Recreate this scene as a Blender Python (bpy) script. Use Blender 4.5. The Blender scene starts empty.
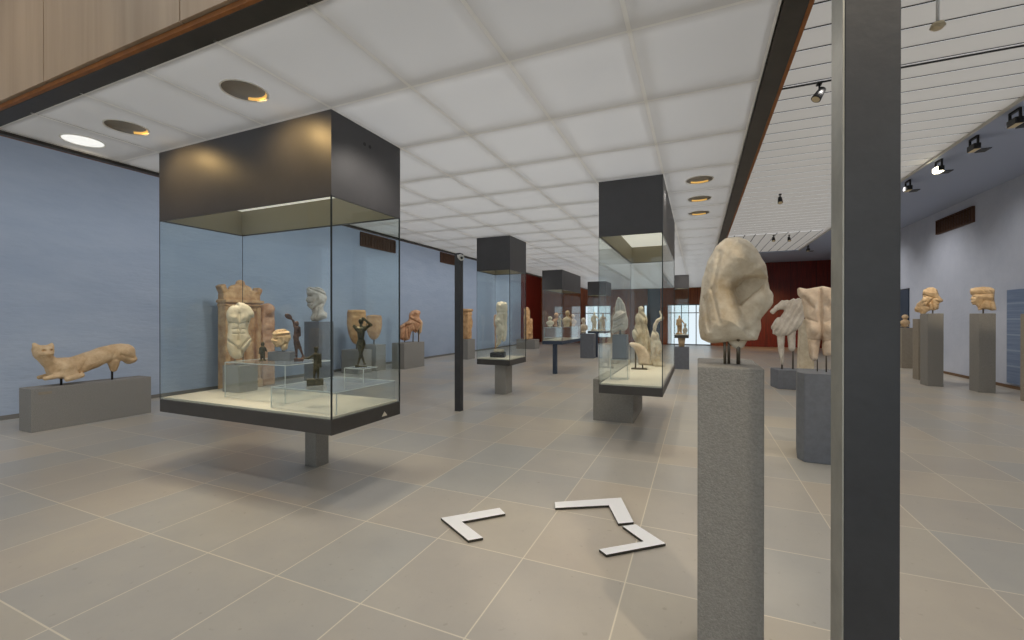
import bpy, bmesh, math, random
import numpy as np
from mathutils import Vector, Matrix
C = bpy.context.scene.collection
PI = math.pi
YAW = math.radians(23.27145)
rnd = random.Random(7)

# ------------------------------------------------------------------ materials
def srgb(r, g, b):
    f = lambda c: (c/12.92 if c <= .04045 else ((c+.055)/1.055)**2.4)
    return (f(r/255), f(g/255), f(b/255), 1)

def newmat(name):
    m = bpy.data.materials.new(name); m.use_nodes = True
    nt = m.node_tree; return m, nt, nt.nodes['Principled BSDF'], nt.nodes['Material Output']

def mat(name, col, rough=.6, metal=0, noise=.0, nscale=8, col2=None, bump=0, bscale=40, emit=None, es=0, detail=6, spec=.5, stretch=None):
    m, nt, b, o = newmat(name); N = nt.nodes; L = nt.links
    b.inputs['Base Color'].default_value = col
    b.inputs['Roughness'].default_value = rough
    b.inputs['Metallic'].default_value = metal
    b.inputs['Specular IOR Level'].default_value = spec
    tc = N.new('ShaderNodeTexCoord')
    vec = tc.outputs['Object']
    if stretch:
        mp = N.new('ShaderNodeMapping'); mp.inputs['Scale'].default_value = stretch
        L.new(vec, mp.inputs['Vector']); vec = mp.outputs['Vector']
    if noise or col2:
        n = N.new('ShaderNodeTexNoise'); n.inputs['Scale'].default_value = nscale; n.inputs['Detail'].default_value = detail
        n.inputs['Roughness'].default_value = .65
        L.new(vec, n.inputs['Vector'])
        cr = N.new('ShaderNodeValToRGB')
        c2 = col2 or tuple(c*(1-noise) for c in col[:3])+(1,)
        cr.color_ramp.elements[0].position = .35; cr.color_ramp.elements[1].position = .65
        cr.color_ramp.elements[0].color = c2; cr.color_ramp.elements[1].color = col
        L.new(n.outputs['Fac'], cr.inputs['Fac']); L.new(cr.outputs['Color'], b.inputs['Base Color'])
    if bump:
        n2 = N.new('ShaderNodeTexNoise'); n2.inputs['Scale'].default_value = bscale; n2.inputs['Detail'].default_value = 5
        L.new(vec, n2.inputs['Vector'])
        bp = N.new('ShaderNodeBump'); bp.inputs['Strength'].default_value = bump; bp.inputs['Distance'].default_value = .01
        L.new(n2.outputs['Fac'], bp.inputs['Height']); L.new(bp.outputs['Normal'], b.inputs['Normal'])
    if emit:
        b.inputs['Emission Color'].default_value = emit; b.inputs['Emission Strength'].default_value = es
    return m

def floor_mat():
    m, nt, b, o = newmat('floor_slabs'); N = nt.nodes; L = nt.links
    tc = N.new('ShaderNodeTexCoord'); sp = N.new('ShaderNodeSeparateXYZ'); L.new(tc.outputs['Object'], sp.inputs[0])
    PX, PY, OX, OY = .668, .788, -.403, .312+.788*2
    def mth(op, a, c=None):
        n = N.new('ShaderNodeMath'); n.operation = op
        for i, v in enumerate((a, c)):
            if v is None: continue
            if isinstance(v, (int, float)): n.inputs[i].default_value = v
            else: L.new(v, n.inputs[i])
        return n.outputs[0]
    u = mth('DIVIDE', mth('SUBTRACT', sp.outputs[0], OX), PX); v = mth('DIVIDE', mth('SUBTRACT', sp.outputs[1], OY), PY)
    cu = mth('FLOOR', u); cv = mth('FLOOR', v)
    du = mth('MULTIPLY', mth('MINIMUM', mth('FRACT', u), mth('SUBTRACT', 1, mth('FRACT', u))), PX)
    dv = mth('MULTIPLY', mth('MINIMUM', mth('FRACT', v), mth('SUBTRACT', 1, mth('FRACT', v))), PY)
    d = mth('MINIMUM', du, dv)
    g = mth('LESS_THAN', d, .0042)
    cb = N.new('ShaderNodeCombineXYZ'); L.new(cu, cb.inputs[0]); L.new(cv, cb.inputs[1])
    wn = N.new('ShaderNodeTexWhiteNoise'); wn.noise_dimensions = '3D'; L.new(cb.outputs[0], wn.inputs['Vector'])
    cr = N.new('ShaderNodeValToRGB'); e = cr.color_ramp.elements
    e[0].position = 0; e[0].color = srgb(184, 179, 170); e[1].position = 1; e[1].color = srgb(196, 188, 173)
    for p_, c_ in ((.22, (186, 179, 168)), (.45, (191, 183, 169)), (.65, (181, 178, 171)), (.82, (193, 183, 168))):
        x = e.new(p_); x.color = srgb(*c_)
    cr.color_ramp.interpolation = 'CONSTANT'
    L.new(wn.outputs['Value'], cr.inputs['Fac'])
    n = N.new('ShaderNodeTexNoise'); n.inputs['Scale'].default_value = 2.6; n.inputs['Detail'].default_value = 8; n.inputs['Roughness'].default_value = .62
    add = N.new('ShaderNodeVectorMath'); add.operation = 'MULTIPLY_ADD'
    add.inputs[1].default_value = (3.7, 5.1, 2); L.new(cb.outputs[0], add.inputs[0]); L.new(tc.outputs['Object'], add.inputs[2])
    L.new(add.outputs[0], n.inputs['Vector'])
    mx = N.new('ShaderNodeMixRGB'); mx.blend_type = 'OVERLAY'; mx.inputs['Fac'].default_value = .3
    nr = N.new('ShaderNodeValToRGB'); nr.color_ramp.elements[0].position = .3; nr.color_ramp.elements[1].position = .7
    nr.color_ramp.elements[0].color = (.40, .40, .42, 1); nr.color_ramp.elements[1].color = (.58, .57, .54, 1)
    L.new(n.outputs['Fac'], nr.inputs['Fac'])
    L.new(cr.outputs['Color'], mx.inputs[1]); L.new(nr.outputs['Color'], mx.inputs[2])
    # fine pits
    n3 = N.new('ShaderNodeTexNoise'); n3.inputs['Scale'].default_value = 22; n3.inputs['Detail'].default_value = 4
    L.new(tc.outputs['Object'], n3.inputs['Vector'])
    pit = N.new('ShaderNodeValToRGB'); pit.color_ramp.elements[0].position = .27; pit.color_ramp.elements[0].color = (.78, .76, .72, 1)
    pit.color_ramp.elements[1].position = .34; pit.color_ramp.elements[1].color = (1, 1, 1, 1)
    L.new(n3.outputs['Fac'], pit.inputs['Fac'])
    mp = N.new('ShaderNodeMixRGB'); mp.blend_type = 'MULTIPLY'; mp.inputs['Fac'].default_value = .7
    L.new(mx.outputs[0], mp.inputs[1]); L.new(pit.outputs[0], mp.inputs[2])
    gm = N.new('ShaderNodeMixRGB'); L.new(g, gm.inputs['Fac']); L.new(mp.outputs[0], gm.inputs[1]); gm.inputs[2].default_value = srgb(222, 213, 194)
    L.new(gm.outputs[0], b.inputs['Base Color'])
    b.inputs['Roughness'].default_value = .42; b.inputs['Specular IOR Level'].default_value = .4
    rr = N.new('ShaderNodeMapRange'); rr.inputs['To Min'].default_value = .24; rr.inputs['To Max'].default_value = .40
    L.new(n.outputs['Fac'], rr.inputs['Value']); L.new(rr.outputs[0], b.inputs['Roughness'])
    return m

def wood_mat(name, c1, c2, scale=3, rough=.45, seam=None):
    m, nt, b, o = newmat(name); N = nt.nodes; L = nt.links
    tc = N.new('ShaderNodeTexCoord'); mp = N.new('ShaderNodeMapping'); mp.inputs['Scale'].default_value = (9, 9, .55)
    L.new(tc.outputs['Object'], mp.inputs['Vector'])
    n = N.new('ShaderNodeTexNoise'); n.inputs['Scale'].default_value = scale; n.inputs['Detail'].default_value = 7; n.inputs['Distortion'].default_value = .6
    L.new(mp.outputs[0], n.inputs['Vector'])
    cr = N.new('ShaderNodeValToRGB'); cr.color_ramp.elements[0].position = .3; cr.color_ramp.elements[1].position = .7
    cr.color_ramp.elements[0].color = c2; cr.color_ramp.elements[1].color = c1
    L.new(n.outputs['Fac'], cr.inputs['Fac']); out = cr.outputs['Color']
    if seam:
        sp = N.new('ShaderNodeSeparateXYZ'); L.new(tc.outputs['Object'], sp.inputs[0])
        md = N.new('ShaderNodeMath'); md.operation = 'PINGPONG'; md.inputs[1].default_value = seam/2; L.new(sp.outputs[0], md.inputs[0])
        lt = N.new('ShaderNodeMath'); lt.operation = 'LESS_THAN'; lt.inputs[1].default_value = .012; L.new(md.outputs[0], lt.inputs[0])
        mx = N.new('ShaderNodeMixRGB'); L.new(lt.outputs[0], mx.inputs[0]); L.new(out, mx.inputs[1]); mx.inputs[2].default_value = tuple(x*.35 for x in c2[:3])+(1,)
        out = mx.outputs[0]
    L.new(out, b.inputs['Base Color']); b.inputs['Roughness'].default_value = rough
    return m

def facing(nt, f0, f1, p):
    N = nt.nodes; L = nt.links
    lw = N.new('ShaderNodeLayerWeight'); lw.inputs[0].default_value = .5
    pw = N.new('ShaderNodeMath'); pw.operation = 'POWER'; pw.inputs[1].default_value = p; L.new(lw.outputs['Facing'], pw.inputs[0])
    ma = N.new('ShaderNodeMath'); ma.operation = 'MULTIPLY_ADD'; ma.inputs[1].default_value = f1; ma.inputs[2].default_value = f0; L.new(pw.outputs[0], ma.inputs[0])
    return ma.outputs[0]
def glass_mat(name, tint, refl=1.0, diff=0.0, dcol=(.8, .85, .85, 1)):
    m, nt, b, o = newmat(name); N = nt.nodes; L = nt.links
    N.remove(b)
    t = N.new('ShaderNodeBsdfTransparent'); t.inputs[0].default_value = tint
    g = N.new('ShaderNodeBsdfGlossy'); g.inputs['Roughness'].default_value = .0; g.inputs[0].default_value = (refl, refl, refl, 1)
    mx = N.new('ShaderNodeMixShader'); L.new(facing(nt, .022, .5, 5), mx.inputs[0]); L.new(t.outputs[0], mx.inputs[1]); L.new(g.outputs[0], mx.inputs[2])
    last = mx
    if diff:
        d = N.new('ShaderNodeBsdfDiffuse'); d.inputs[0].default_value = dcol
        m2 = N.new('ShaderNodeMixShader'); m2.inputs[0].default_value = diff; L.new(mx.outputs[0], m2.inputs[1]); L.new(d.outputs[0], m2.inputs[2]); last = m2
    L.new(last.outputs[0], o.inputs['Surface'])
    return m

M = {}
M['floor'] = floor_mat()
M['wall_blue'] = mat('wall_blue_plaster', srgb(172, 185, 203), .85, col2=srgb(164, 178, 198), nscale=3, bump=.9, bscale=14, spec=.2, stretch=(1, .4, 1.3))
M['wall_pale'] = mat('wall_pale_plaster', srgb(200, 206, 220), .85, col2=srgb(192, 199, 214), nscale=2, bump=.5, bscale=14, spec=.2)
M['soffit'] = mat('soffit_blue_grey', srgb(176, 186, 208), .85, spec=.2)
def milk(name, dcol, tcol, fac, gl=.03, rough=.25):
    m, nt, b, o = newmat(name); N = nt.nodes; L = nt.links; N.remove(b)
    d = N.new('ShaderNodeBsdfDiffuse'); d.inputs[0].default_value = dcol
    t = N.new('ShaderNodeBsdfTranslucent'); t.inputs[0].default_value = tcol
    g = N.new('ShaderNodeBsdfGlossy'); g.inputs['Roughness'].default_value = rough
    a = N.new('ShaderNodeMixShader'); a.inputs[0].default_value = fac; L.new(d.outputs[0], a.inputs[1]); L.new(t.outputs[0], a.inputs[2])
    c = N.new('ShaderNodeMixShader'); L.new(facing(nt, gl*.6, .35, 5), c.inputs[0]); L.new(a.outputs[0], c.inputs[1]); L.new(g.outputs[0], c.inputs[2])
    L.new(c.outputs[0], o.inputs['Surface']); return m
M['tile'] = milk('ceiling_milk_glass', srgb(222, 220, 217), srgb(244, 243, 241), .45)
M['skylight'] = milk('skylight_panel', srgb(220, 218, 214), srgb(240, 238, 234), .5, rough=.6)
M['rail'] = milk('ceiling_rail', srgb(248, 246, 240), srgb(255, 253, 248), .5)
M['joist'] = mat('joist_grey', srgb(120, 118, 114), .8)
M['dark_slot'] = mat('dark_slot', srgb(46, 42, 38), .9)
M['slat'] = milk('slat_white', srgb(216, 213, 206), srgb(225, 220, 212), .37, rough=.6)
M['slat_rail'] = mat('slat_rail', srgb(206, 203, 196), .55)
M['beam'] = mat('beam_dark', srgb(58, 54, 50), .5, noise=.35, nscale=5)
M['beam_rust'] = mat('beam_rust_edge', srgb(150, 92, 38), .6, noise=.3, nscale=10)
M['pale_wood'] = wood_mat('pale_wood_panel', srgb(178, 157, 134), srgb(160, 139, 116), .9, .5)
M['red_wood'] = wood_mat('red_wood_panel', srgb(128, 30, 13), srgb(82, 15, 7), 2.0, .4, seam=1.2)
M['orange_wood'] = wood_mat('orange_wood_panel', srgb(168, 96, 52), srgb(128, 66, 36), 2.0, .4, seam=1.4)
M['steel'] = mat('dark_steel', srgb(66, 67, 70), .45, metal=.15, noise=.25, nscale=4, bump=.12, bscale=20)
M['steel_edge'] = mat('pale_steel_edge', srgb(176, 175, 166), .4, metal=.3, noise=.25, nscale=6)
M['hood'] = mat('case_hood_dark', srgb(82, 81, 83), .46, metal=.3, noise=.12, nscale=3)
M['tray'] = mat('case_tray_dark', srgb(74, 71, 68), .45, metal=.2, noise=.15)
M['hood_in'] = mat('case_hood_inside', srgb(146, 139, 120), .6)
M['diffuser'] = mat('case_light_diffuser', srgb(230, 230, 220), .5, emit=(1, .95, .84, 1), es=.5)
M['case_floor'] = mat('case_floor_cream', srgb(224, 216, 198), .7, noise=.08, nscale=3)
M['seam'] = mat('glass_edge_seam', srgb(30, 38, 36), .3)
M['pane'] = glass_mat('case_glass', (.95, .974, .972, 1))
M['acrylic'] = glass_mat('acrylic', (.955, .965, .97, 1), diff=.04)
M['acrylic_edge'] = mat('acrylic_edge', srgb(214, 222, 222), .2, spec=.8)
M['plinth'] = mat('basalt_plinth', srgb(156, 153, 147), .8, noise=.22, nscale=95, bump=.5, bscale=150, spec=.3)
M['plinth_pale'] = mat('beige_stone_plinth', srgb(160, 150, 134), .8, noise=.15, nscale=22, bump=.4, bscale=80)
M['plinth_dark'] = mat('dark_grey_plinth', srgb(118, 122, 130), .75, noise=.15, nscale=14)
def stone(name, a, b_, rough=.7): return mat(name, a, rough, col2=b_, nscale=5.5, bump=.8, bscale=22, detail=8, spec=.3)
M['marble'] = stone('marble_warm', srgb(236, 226, 206), srgb(188, 168, 138))
M['marble_pale'] = stone('marble_pale', srgb(242, 230, 206), srgb(218, 202, 172))
M['marble_grey'] = stone('marble_grey', srgb(222, 216, 206), srgb(186, 176, 164))
M['marble_pink'] = stone('marble_pinkish', srgb(232, 214, 192), srgb(204, 180, 156))
M['sandstone'] = stone('sandstone_orange', srgb(226, 186, 138), srgb(178, 134, 90))
M['limestone'] = stone('limestone_buff', srgb(236, 208, 168), srgb(206, 172, 130))
M['redstone'] = stone('red_stone', srgb(228, 186, 150), srgb(184, 134, 98))
M['bronze'] = mat('dark_bronze', srgb(104, 96, 72), .42, metal=.6, col2=srgb(52, 52, 40), nscale=30, bump=.3)
M['bronze_brown'] = mat('brown_bronze', srgb(112, 84, 68), .4, metal=.5, col2=srgb(58, 46, 40), nscale=20)
M['rod'] = mat('steel_rod', srgb(120, 112, 100), .35, metal=.8)
M['rod_dark'] = mat('dark_rod', srgb(50, 46, 42), .5, metal=.4)
M['black'] = mat('black_fitting', srgb(26, 26, 28), .5)
M['cam_white'] = mat('camera_white', srgb(206, 206, 204), .4)
M['white_plain'] = mat('white_marker', srgb(255, 255, 255), .5)
M['marker_shadow_side'] = mat('marker_shadow_side', srgb(62, 58, 50), .8)  # drop shadow of the arrows, put into dark side faces
M['vent'] = mat('vent_brown', srgb(92, 64, 46), .6, metal=.3)
M['vent_dark'] = mat('vent_dark_louvre', srgb(52, 36, 26), .7)
M['gold_glow'] = mat('lamp_rim_glow', srgb(226, 160, 70), .3, metal=.3, emit=(1, .62, .18, 1), es=.6)
M['lamp_hot'] = mat('lamp_bulb', srgb(255, 244, 214), .5, emit=(1, .9, .65, 1), es=14)
M['lamp_cup'] = mat('lamp_cup_grey', srgb(150, 147, 143), .5)
M['lens_warm'] = mat('lamp_lens', srgb(150, 130, 96), .5, emit=(1, .82, .5, 1), es=.12)
M['poster'] = mat('poster_blue', srgb(104, 124, 158), .5, col2=srgb(132, 150, 178), nscale=1.5, stretch=(.3, .3, 14))
M['frame_alu'] = mat('window_frame_grey', srgb(110, 112, 114), .4, metal=.5)
M['blue_grey_dark'] = mat('blue_grey_column', srgb(58, 70, 88), .7)
def dayglass():
    m, nt, b, o = newmat('window_daylight_glass'); nt.nodes.remove(b)
    t = nt.nodes.new('ShaderNodeBsdfTransparent'); t.inputs[0].default_value = (.9, .95, .97, 1)
    nt.links.new(t.outputs[0], o.inputs['Surface']); return m
M['day'] = dayglass()

# ------------------------------------------------------------------ mesh helpers
def link(name, me, m, parent=None, loc=(0, 0, 0), rz=0, smooth=False):
    o = bpy.data.objects.new(name, me); C.objects.link(o)
    ms = m if isinstance(m, (list, tuple)) else [m]
    for x in ms:
        if x is not None: me.materials.append(x)
    o.location = loc; o.rotation_euler = (0, 0, rz)
    if parent: o.parent = parent
    if smooth: me.polygons.foreach_set('use_smooth', [True]*len(me.polygons))
    return o

def bm_obj(name, bm, m, parent=None, loc=(0, 0, 0), rz=0, smooth=False):
    me = bpy.data.meshes.new(name); bm.normal_update(); bm.to_mesh(me); bm.free()
    return link(name, me, m, parent, loc, rz, smooth)

def add_box(bm, x0, x1, y0, y1, z0, z1, bev=0, mi=0):
    r = bmesh.ops.create_cube(bm, size=1)
    vs = r['verts']
    for v in vs:
        v.co = Vector(((x0+x1)/2+v.co.x*(x1-x0), (y0+y1)/2+v.co.y*(y1-y0), (z0+z1)/2+v.co.z*(z1-z0)))
    fs = {f for v in vs for f in v.link_faces}
    for f in fs: f.material_index = mi
    if bev:
        es = {e for v in vs for e in v.link_edges}
        bmesh.ops.bevel(bm, geom=list(es), offset=bev, segments=2, affect='EDGES', profile=.5)

def box(name, x0, x1, y0, y1, z0, z1, m, parent=None, bev=0, loc=(0, 0, 0), rz=0):
    bm = bmesh.new(); add_box(bm, x0, x1, y0, y1, z0, z1, bev); return bm_obj(name, bm, m, parent, loc, rz)

def add_cyl(bm, a, b, r1, r2=None, seg=20, mi=0):
    a = Vector(a); b = Vector(b); d = b-a; r2 = r1 if r2 is None else r2
    q = d.to_track_quat('Z', 'Y').to_matrix().to_4x4(); q.translation = (a+b)/2
    r = bmesh.ops.create_cone(bm, cap_ends=True, segments=seg, radius1=r1, radius2=r2, depth=d.length, matrix=q)
    for f in {f for v in r['verts'] for f in v.link_faces}:
        f.material_index = mi; f.smooth = len(f.verts) == 4

def cyl(name, a, b, r1, m, parent=None, r2=None, seg=20):
    bm = bmesh.new(); add_cyl(bm, a, b, r1, r2, seg); return bm_obj(name, bm, m, parent)

def empty(name, label=None, cat=None, loc=(0, 0, 0), rz=0, group=None):
    o = bpy.data.objects.new(name, None); C.objects.link(o); o.location = loc; o.rotation_euler = (0, 0, rz); o.empty_display_size = .1
    return tag(o, label, cat, group)

def tag(o, label=None, cat=None, group=None, kind=None):
    if label: o['label'] = label
    if cat: o['category'] = cat
    if group: o['group'] = group
    if kind: o['kind'] = kind
    return o

def struct(o): o['kind'] = 'structure'; return o

# ------------------------------------------------------------------ sculpting with distance fields
_r = np.random.RandomState(3)
_lat = _r.rand(32, 32, 32).astype(np.float32)*2-1
def noise3(P, sc, seed=0):
    q = P*sc+seed*7.31; i = np.floor(q).astype(int); f = q-i; f = f*f*(3-2*f)
    out = 0
    for dx in (0, 1):
        for dy in (0, 1):
            for dz in (0, 1):
                w = (f[:, 0] if dx else 1-f[:, 0])*(f[:, 1] if dy else 1-f[:, 1])*(f[:, 2] if dz else 1-f[:, 2])
                out = out+w*_lat[(i[:, 0]+dx) % 32, (i[:, 1]+dy) % 32, (i[:, 2]+dz) % 32]
    return out

def rot2(P, c, ang):
    q = P-np.array(c)
    if ang:
        a = math.radians(ang); ca, sa = math.cos(a), math.sin(a)
        x = q[:, 0]*ca+q[:, 2]*sa; z = -q[:, 0]*sa+q[:, 2]*ca
        q = np.stack([x, q[:, 1], z], 1)
    return q

def d_ell(P, x, y, z, rx, ry, rz, ang=0):
    q = rot2(P, (x, y, z), ang); r = np.array((rx, ry, rz))
    k0 = np.linalg.norm(q/r, axis=1); k1 = np.linalg.norm(q/(r*r), axis=1)+1e-9
    return k0*(k0-1)/k1
def d_cap(P, ax, ay, az, ra, bx, by, bz, rb):
    a = np.array((ax, ay, az)); b = np.array((bx, by, bz)); ba = b-a
    t = np.clip(((P-a)@ba)/(ba@ba+1e-12), 0, 1)
    return np.linalg.norm(P-a-t[:, None]*ba, axis=1)-(ra+(rb-ra)*t)
def d_box(P, x, y, z, hx, hy, hz, ang=0, rd=0):
    q = np.abs(rot2(P, (x, y, z), ang))-np.array((hx, hy, hz))+rd
    return np.linalg.norm(np.maximum(q, 0), axis=1)+np.minimum(q.max(axis=1), 0)-rd
def d_cut(P, nx, ny, nz, d):      # keep the side where n.p < d
    n = np.array((nx, ny, nz), float); n /= np.linalg.norm(n); return P@n-d
def d_poly(P, pts, yc, hd, rd):    # a pillow with a free outline
    v = np.array(pts, float)
    for _ in range(1):             # one corner-cutting pass softens the outline
        w_ = np.roll(v, -1, 0); v = np.stack([v*.88+w_*.12, v*.12+w_*.88], 1).reshape(-1, 2)
    p = P[:, (0, 2)]; d = ((p-v[0])**2).sum(1); sg = np.ones(len(p)); n = len(v)
    for i in range(n):
        a, b = v[i], v[i-1]; e = b-a; w = p-a
        t = np.clip((w@e)/(e@e+1e-12), 0, 1); q = w-t[:, None]*e; d = np.minimum(d, (q**2).sum(1))
        c1 = p[:, 1] >= a[1]; c2 = p[:, 1] < b[1]; c3 = e[0]*w[:, 1] > e[1]*w[:, 0]
        fl = (c1 & c2 & c3) | (~c1 & ~c2 & ~c3); sg[fl] *= -1
    d2 = sg*np.sqrt(d)+rd; dy = np.abs(P[:, 1]-yc)-hd+rd
    return np.sqrt(np.maximum(d2, 0)**2+np.maximum(dy, 0)**2)+np.minimum(np.maximum(d2, dy), 0)-rd
DF = {'e': d_ell, 'c': d_cap, 'b': d_box, 'h': d_cut, 'p': d_poly}
def tr(pts, ox, oy, sc): return [(ox+x*sc, oy+y*sc) for x, y in pts]

def sdf(P, prims, k):
    D = None
    for pr in prims:
        op = pr[0]
        if op in 'gd':              # chiselled line / dent on the viewer's side (negative depth = swelling)
            if op == 'g':
                x1, z1, x2, z2, r, dep = pr[1:]; a = np.array((x1, z1)); e = np.array((x2-x1, z2-z1)); w = P[:, (0, 2)]-a
                t = np.clip((w@e)/(e@e+1e-9), 0, 1); q = ((w-t[:, None]*e)**2).sum(1)/(r*r)
            else:
                x1, z1, rx, rz, dep, ang = pr[1:]; w = rot2(P, (x1, 0, z1), ang); q = (w[:, 0]/rx)**2+(w[:, 2]/rz)**2
            D = D+dep*np.exp(-q)*np.clip(.5-P[:, 1]/(2*abs(dep)+.5*(pr[5] if op == 'g' else pr[3])), 0, 1); continue
        d = DF[op[-1]](P, *pr[1:])
        if D is None: D = d; continue
        if op[0] == 'S':            # carve
            kk = k*.35; h = np.clip(.5-.5*(D+d)/kk, 0, 1); D = D*(1-h)-d*h+kk*h*(1-h)
        elif op[0] == 'I':
            D = np.maximum(D, d)
        else:
            kk = k*.15 if op[0] == 'H' else k
            h = np.clip(.5+.5*(D-d)/kk, 0, 1); D = D*(1-h)+d*h-kk*h*(1-h)
    return D

def surface(D, o, h):
    s = D < 0; nx, ny, nz = D.shape
    cnt = np.zeros((nx-1, ny-1, nz-1)); acc = np.zeros((nx-1, ny-1, nz-1, 3))
    cor = [(a, b, c) for a in (0, 1) for b in (0, 1) for c in (0, 1)]
    sl = lambda A, c: A[c[0]:nx-1+c[0], c[1]:ny-1+c[1], c[2]:nz-1+c[2]]
    for i, a in enumerate(cor):
        for b in cor[i+1:]:
            if sum(abs(p-q) for p, q in zip(a, b)) != 1: continue
            m = sl(s, a) != sl(s, b)
            if not m.any(): continue
            va = sl(D, a)[m]; vb = sl(D, b)[m]; t = va/(va-vb)
            acc[m] += np.array(a)+t[:, None]*(np.array(b)-np.array(a)); cnt[m] += 1
    act = cnt > 0; idx = -np.ones(cnt.shape, int); idx[act] = np.arange(act.sum())
    ijk = np.argwhere(act); V = (ijk+acc[act]/cnt[act][:, None])*h+o
    F = []
    for ax in range(3):
        u, v = (ax+1) % 3, (ax+2) % 3
        a = [slice(None)]*3; b = [slice(None)]*3; a[ax] = slice(0, -1); b[ax] = slice(1, None)
        sa = s[tuple(a)]; sb = s[tuple(b)]; E = np.argwhere(sa != sb)
        E = E[(E[:, u] > 0) & (E[:, v] > 0)]
        E = E[(E[:, u] < D.shape[u]-1) & (E[:, v] < D.shape[v]-1)]
        if not len(E): continue
        fl = sa[tuple(E.T)]
        eu = np.zeros(3, int); eu[u] = 1; ev = np.zeros(3, int); ev[v] = 1
        q = np.stack([idx[tuple((E-eu-ev).T)], idx[tuple((E-ev).T)], idx[tuple(E.T)], idx[tuple((E-eu).T)]], 1)
        q[~fl] = q[~fl][:, ::-1]
        F.append(q)
    return V, np.concatenate(F)

def bounds(prims):
    lo, hi = [], []
    for pr in prims:
        op = pr[0]
        if len(op) > 1 and op[0] in 'SI' or op in 'gd': continue
        t = op[-1]
        if t == 'p':
            v = np.array(pr[1]); lo.append(np.array((v[:, 0].min(), pr[2]-pr[3], v[:, 1].min()))); hi.append(np.array((v[:, 0].max(), pr[2]+pr[3], v[:, 1].max())))
        elif t == 'e' or t == 'b':
            c = np.array(pr[1:4]); r = np.array(pr[4:7])
            if len(pr) > 7 and pr[7]: m_ = math.hypot(r[0], r[2]) if t == 'b' else max(r[0], r[2]); r = np.array((m_, r[1], m_))
            lo.append(c-r); hi.append(c+r)
        elif t == 'c':
            for c, r in ((pr[1:4], pr[4]), (pr[5:8], pr[8])): lo.append(np.array(c)-r); hi.append(np.array(c)+r)
    return np.min(lo, 0), np.max(hi, 0)

def sdf_mesh(name, prims, k, N=60, amp=0, nsc=10, folds=None, scale=1.0):
    lo, hi = bounds(prims); pad = k*.6+amp*2+(hi-lo).max()*.03; lo = lo-pad; hi = hi+pad
    h = (hi-lo).max()/N; n = np.ceil((hi-lo)/h).astype(int)+1
    g = np.stack(np.meshgrid(*[lo[i]+np.arange(n[i])*h for i in range(3)], indexing='ij'), -1)
    P = g.reshape(-1, 3); D = sdf(P, prims, k)
    near = np.abs(D) < 4*h+amp*3
    if amp: 
        D[near] += amp*(noise3(P[near], nsc, 1)*.6+noise3(P[near], nsc*2.3, 2)*.3+noise3(P[near], nsc*5, 3)*.18)
    if folds:
        fa, fs, fx, fz = folds     # amplitude, frequency, direction
        Q = P[near]; D[near] += fa*np.sin(fs*(Q[:, 0]*fx+Q[:, 2]*fz)+1.2*noise3(Q, nsc*.4, 5))*np.clip((Q[:, 2]-(lo[2]*.55+hi[2]*.45))/3+.5, 0, 1)
    V, F = surface(D.reshape(n), lo, h)
    me = bpy.data.meshes.new(name); me.from_pydata((V*scale).tolist(), [], F.tolist()); me.update()
    return me

def px_prims(pr, cx, by):
    out = []
    for p in pr:
        t = p[0][-1]
        if t == 'c': out.append((p[0], p[1]-cx, p[3], by-p[2], p[4], p[5]-cx, p[7], by-p[6], p[8]))
        elif t == 'g': out.append(('g', p[1]-cx, by-p[2], p[3]-cx, by-p[4], p[5], p[6]))
        elif t == 'd': out.append(('d', p[1]-cx, by-p[2], p[3], p[4], p[5], -(p[6] if len(p) > 6 else 0)))
        elif t == 'p': out.append((p[0], [(x-cx, by-y) for x, y in p[1]], *p[2:]))
        elif t == 'h':
            out.append((p[0], p[1], p[3], -p[2], p[4]))
        else:
            q = list(p); a = -q[7] if len(q) > 7 else 0
            out.append((q[0], q[1]-cx, q[3], by-q[2], q[4], q[5], q[6], a, *q[8:]))
    return out

def sculpt(name, m, parent, X, Y, s, cx, by, prims, k=3, N=60, amp=.25, nsc=.25, folds=None, label=None, cat=None, group=None, rz=YAW, rest=None):
    """prims: x right, y down, third number depth away from the viewer, in units of s metres; (cx, by) is the foot point"""
    me = sdf_mesh(name, px_prims(prims, cx, by), k, N, amp, nsc, folds, s)
    phi = math.atan((cx-512)/431.66); rz = rz-phi      # turned square to the visitor standing at the entrance
    for v in me.vertices: v.co.x *= math.cos(phi); v.co.y *= math.cos(phi)
    o = link(name, me, m, parent, (X, Y, 1.6-(by-321)*s), rz, True)
    if rest is not None: o.location.z = rest+.0015-min(v.co.z for v in me.vertices)
    if parent is None: tag(o, label, cat, group)
    return o

def statue(name, label, cat, body, m, X, Y, s, cx, by, prims, rods=(), rodm='rod', group=None, zfoot=None, rz=YAW, **kw):
    """thing = body + mounting rods; rods (px, ytop, radius_m) stand from zfoot up into the body"""
    phi = math.atan((cx-512)/431.66); rz = rz-phi; cf = math.cos(phi)
    t = empty(name, label, cat, (X, Y, zfoot), rz, group)
    z = 1.6-(by-321)*s
    me = sdf_mesh(body, px_prims(prims, cx, by), kw.get('k', 3), kw.get('N', 60), kw.get('amp', .25), kw.get('nsc', .25), kw.get('folds'), s)
    for v in me.vertices: v.co.x *= cf; v.co.y *= cf
    zl = min(v.co.z for v in me.vertices)
    link(body, me, m, t, (0, 0, max(z-zfoot, .006-zl)), 0, True)
    for (px, yt, r, *d) in rods:
        x = (px-cx)*s*cf; dd = (d[0] if d else 0)*s*cf
        cyl('mounting_rod', (x, dd, 0), (x, dd, 1.6-(yt-321)*s-zfoot), r, M[rodm], t, seg=12)
    return t

# ================================================================== SETTING
ZC = 3.35
Hs = 4.85
XW, XR, YF = -10.1, 6.66, 28.5
struct(box('floor', XW-.2, XR+.2, -3.5, YF+.3, -.1, 0, M['floor']))
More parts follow.
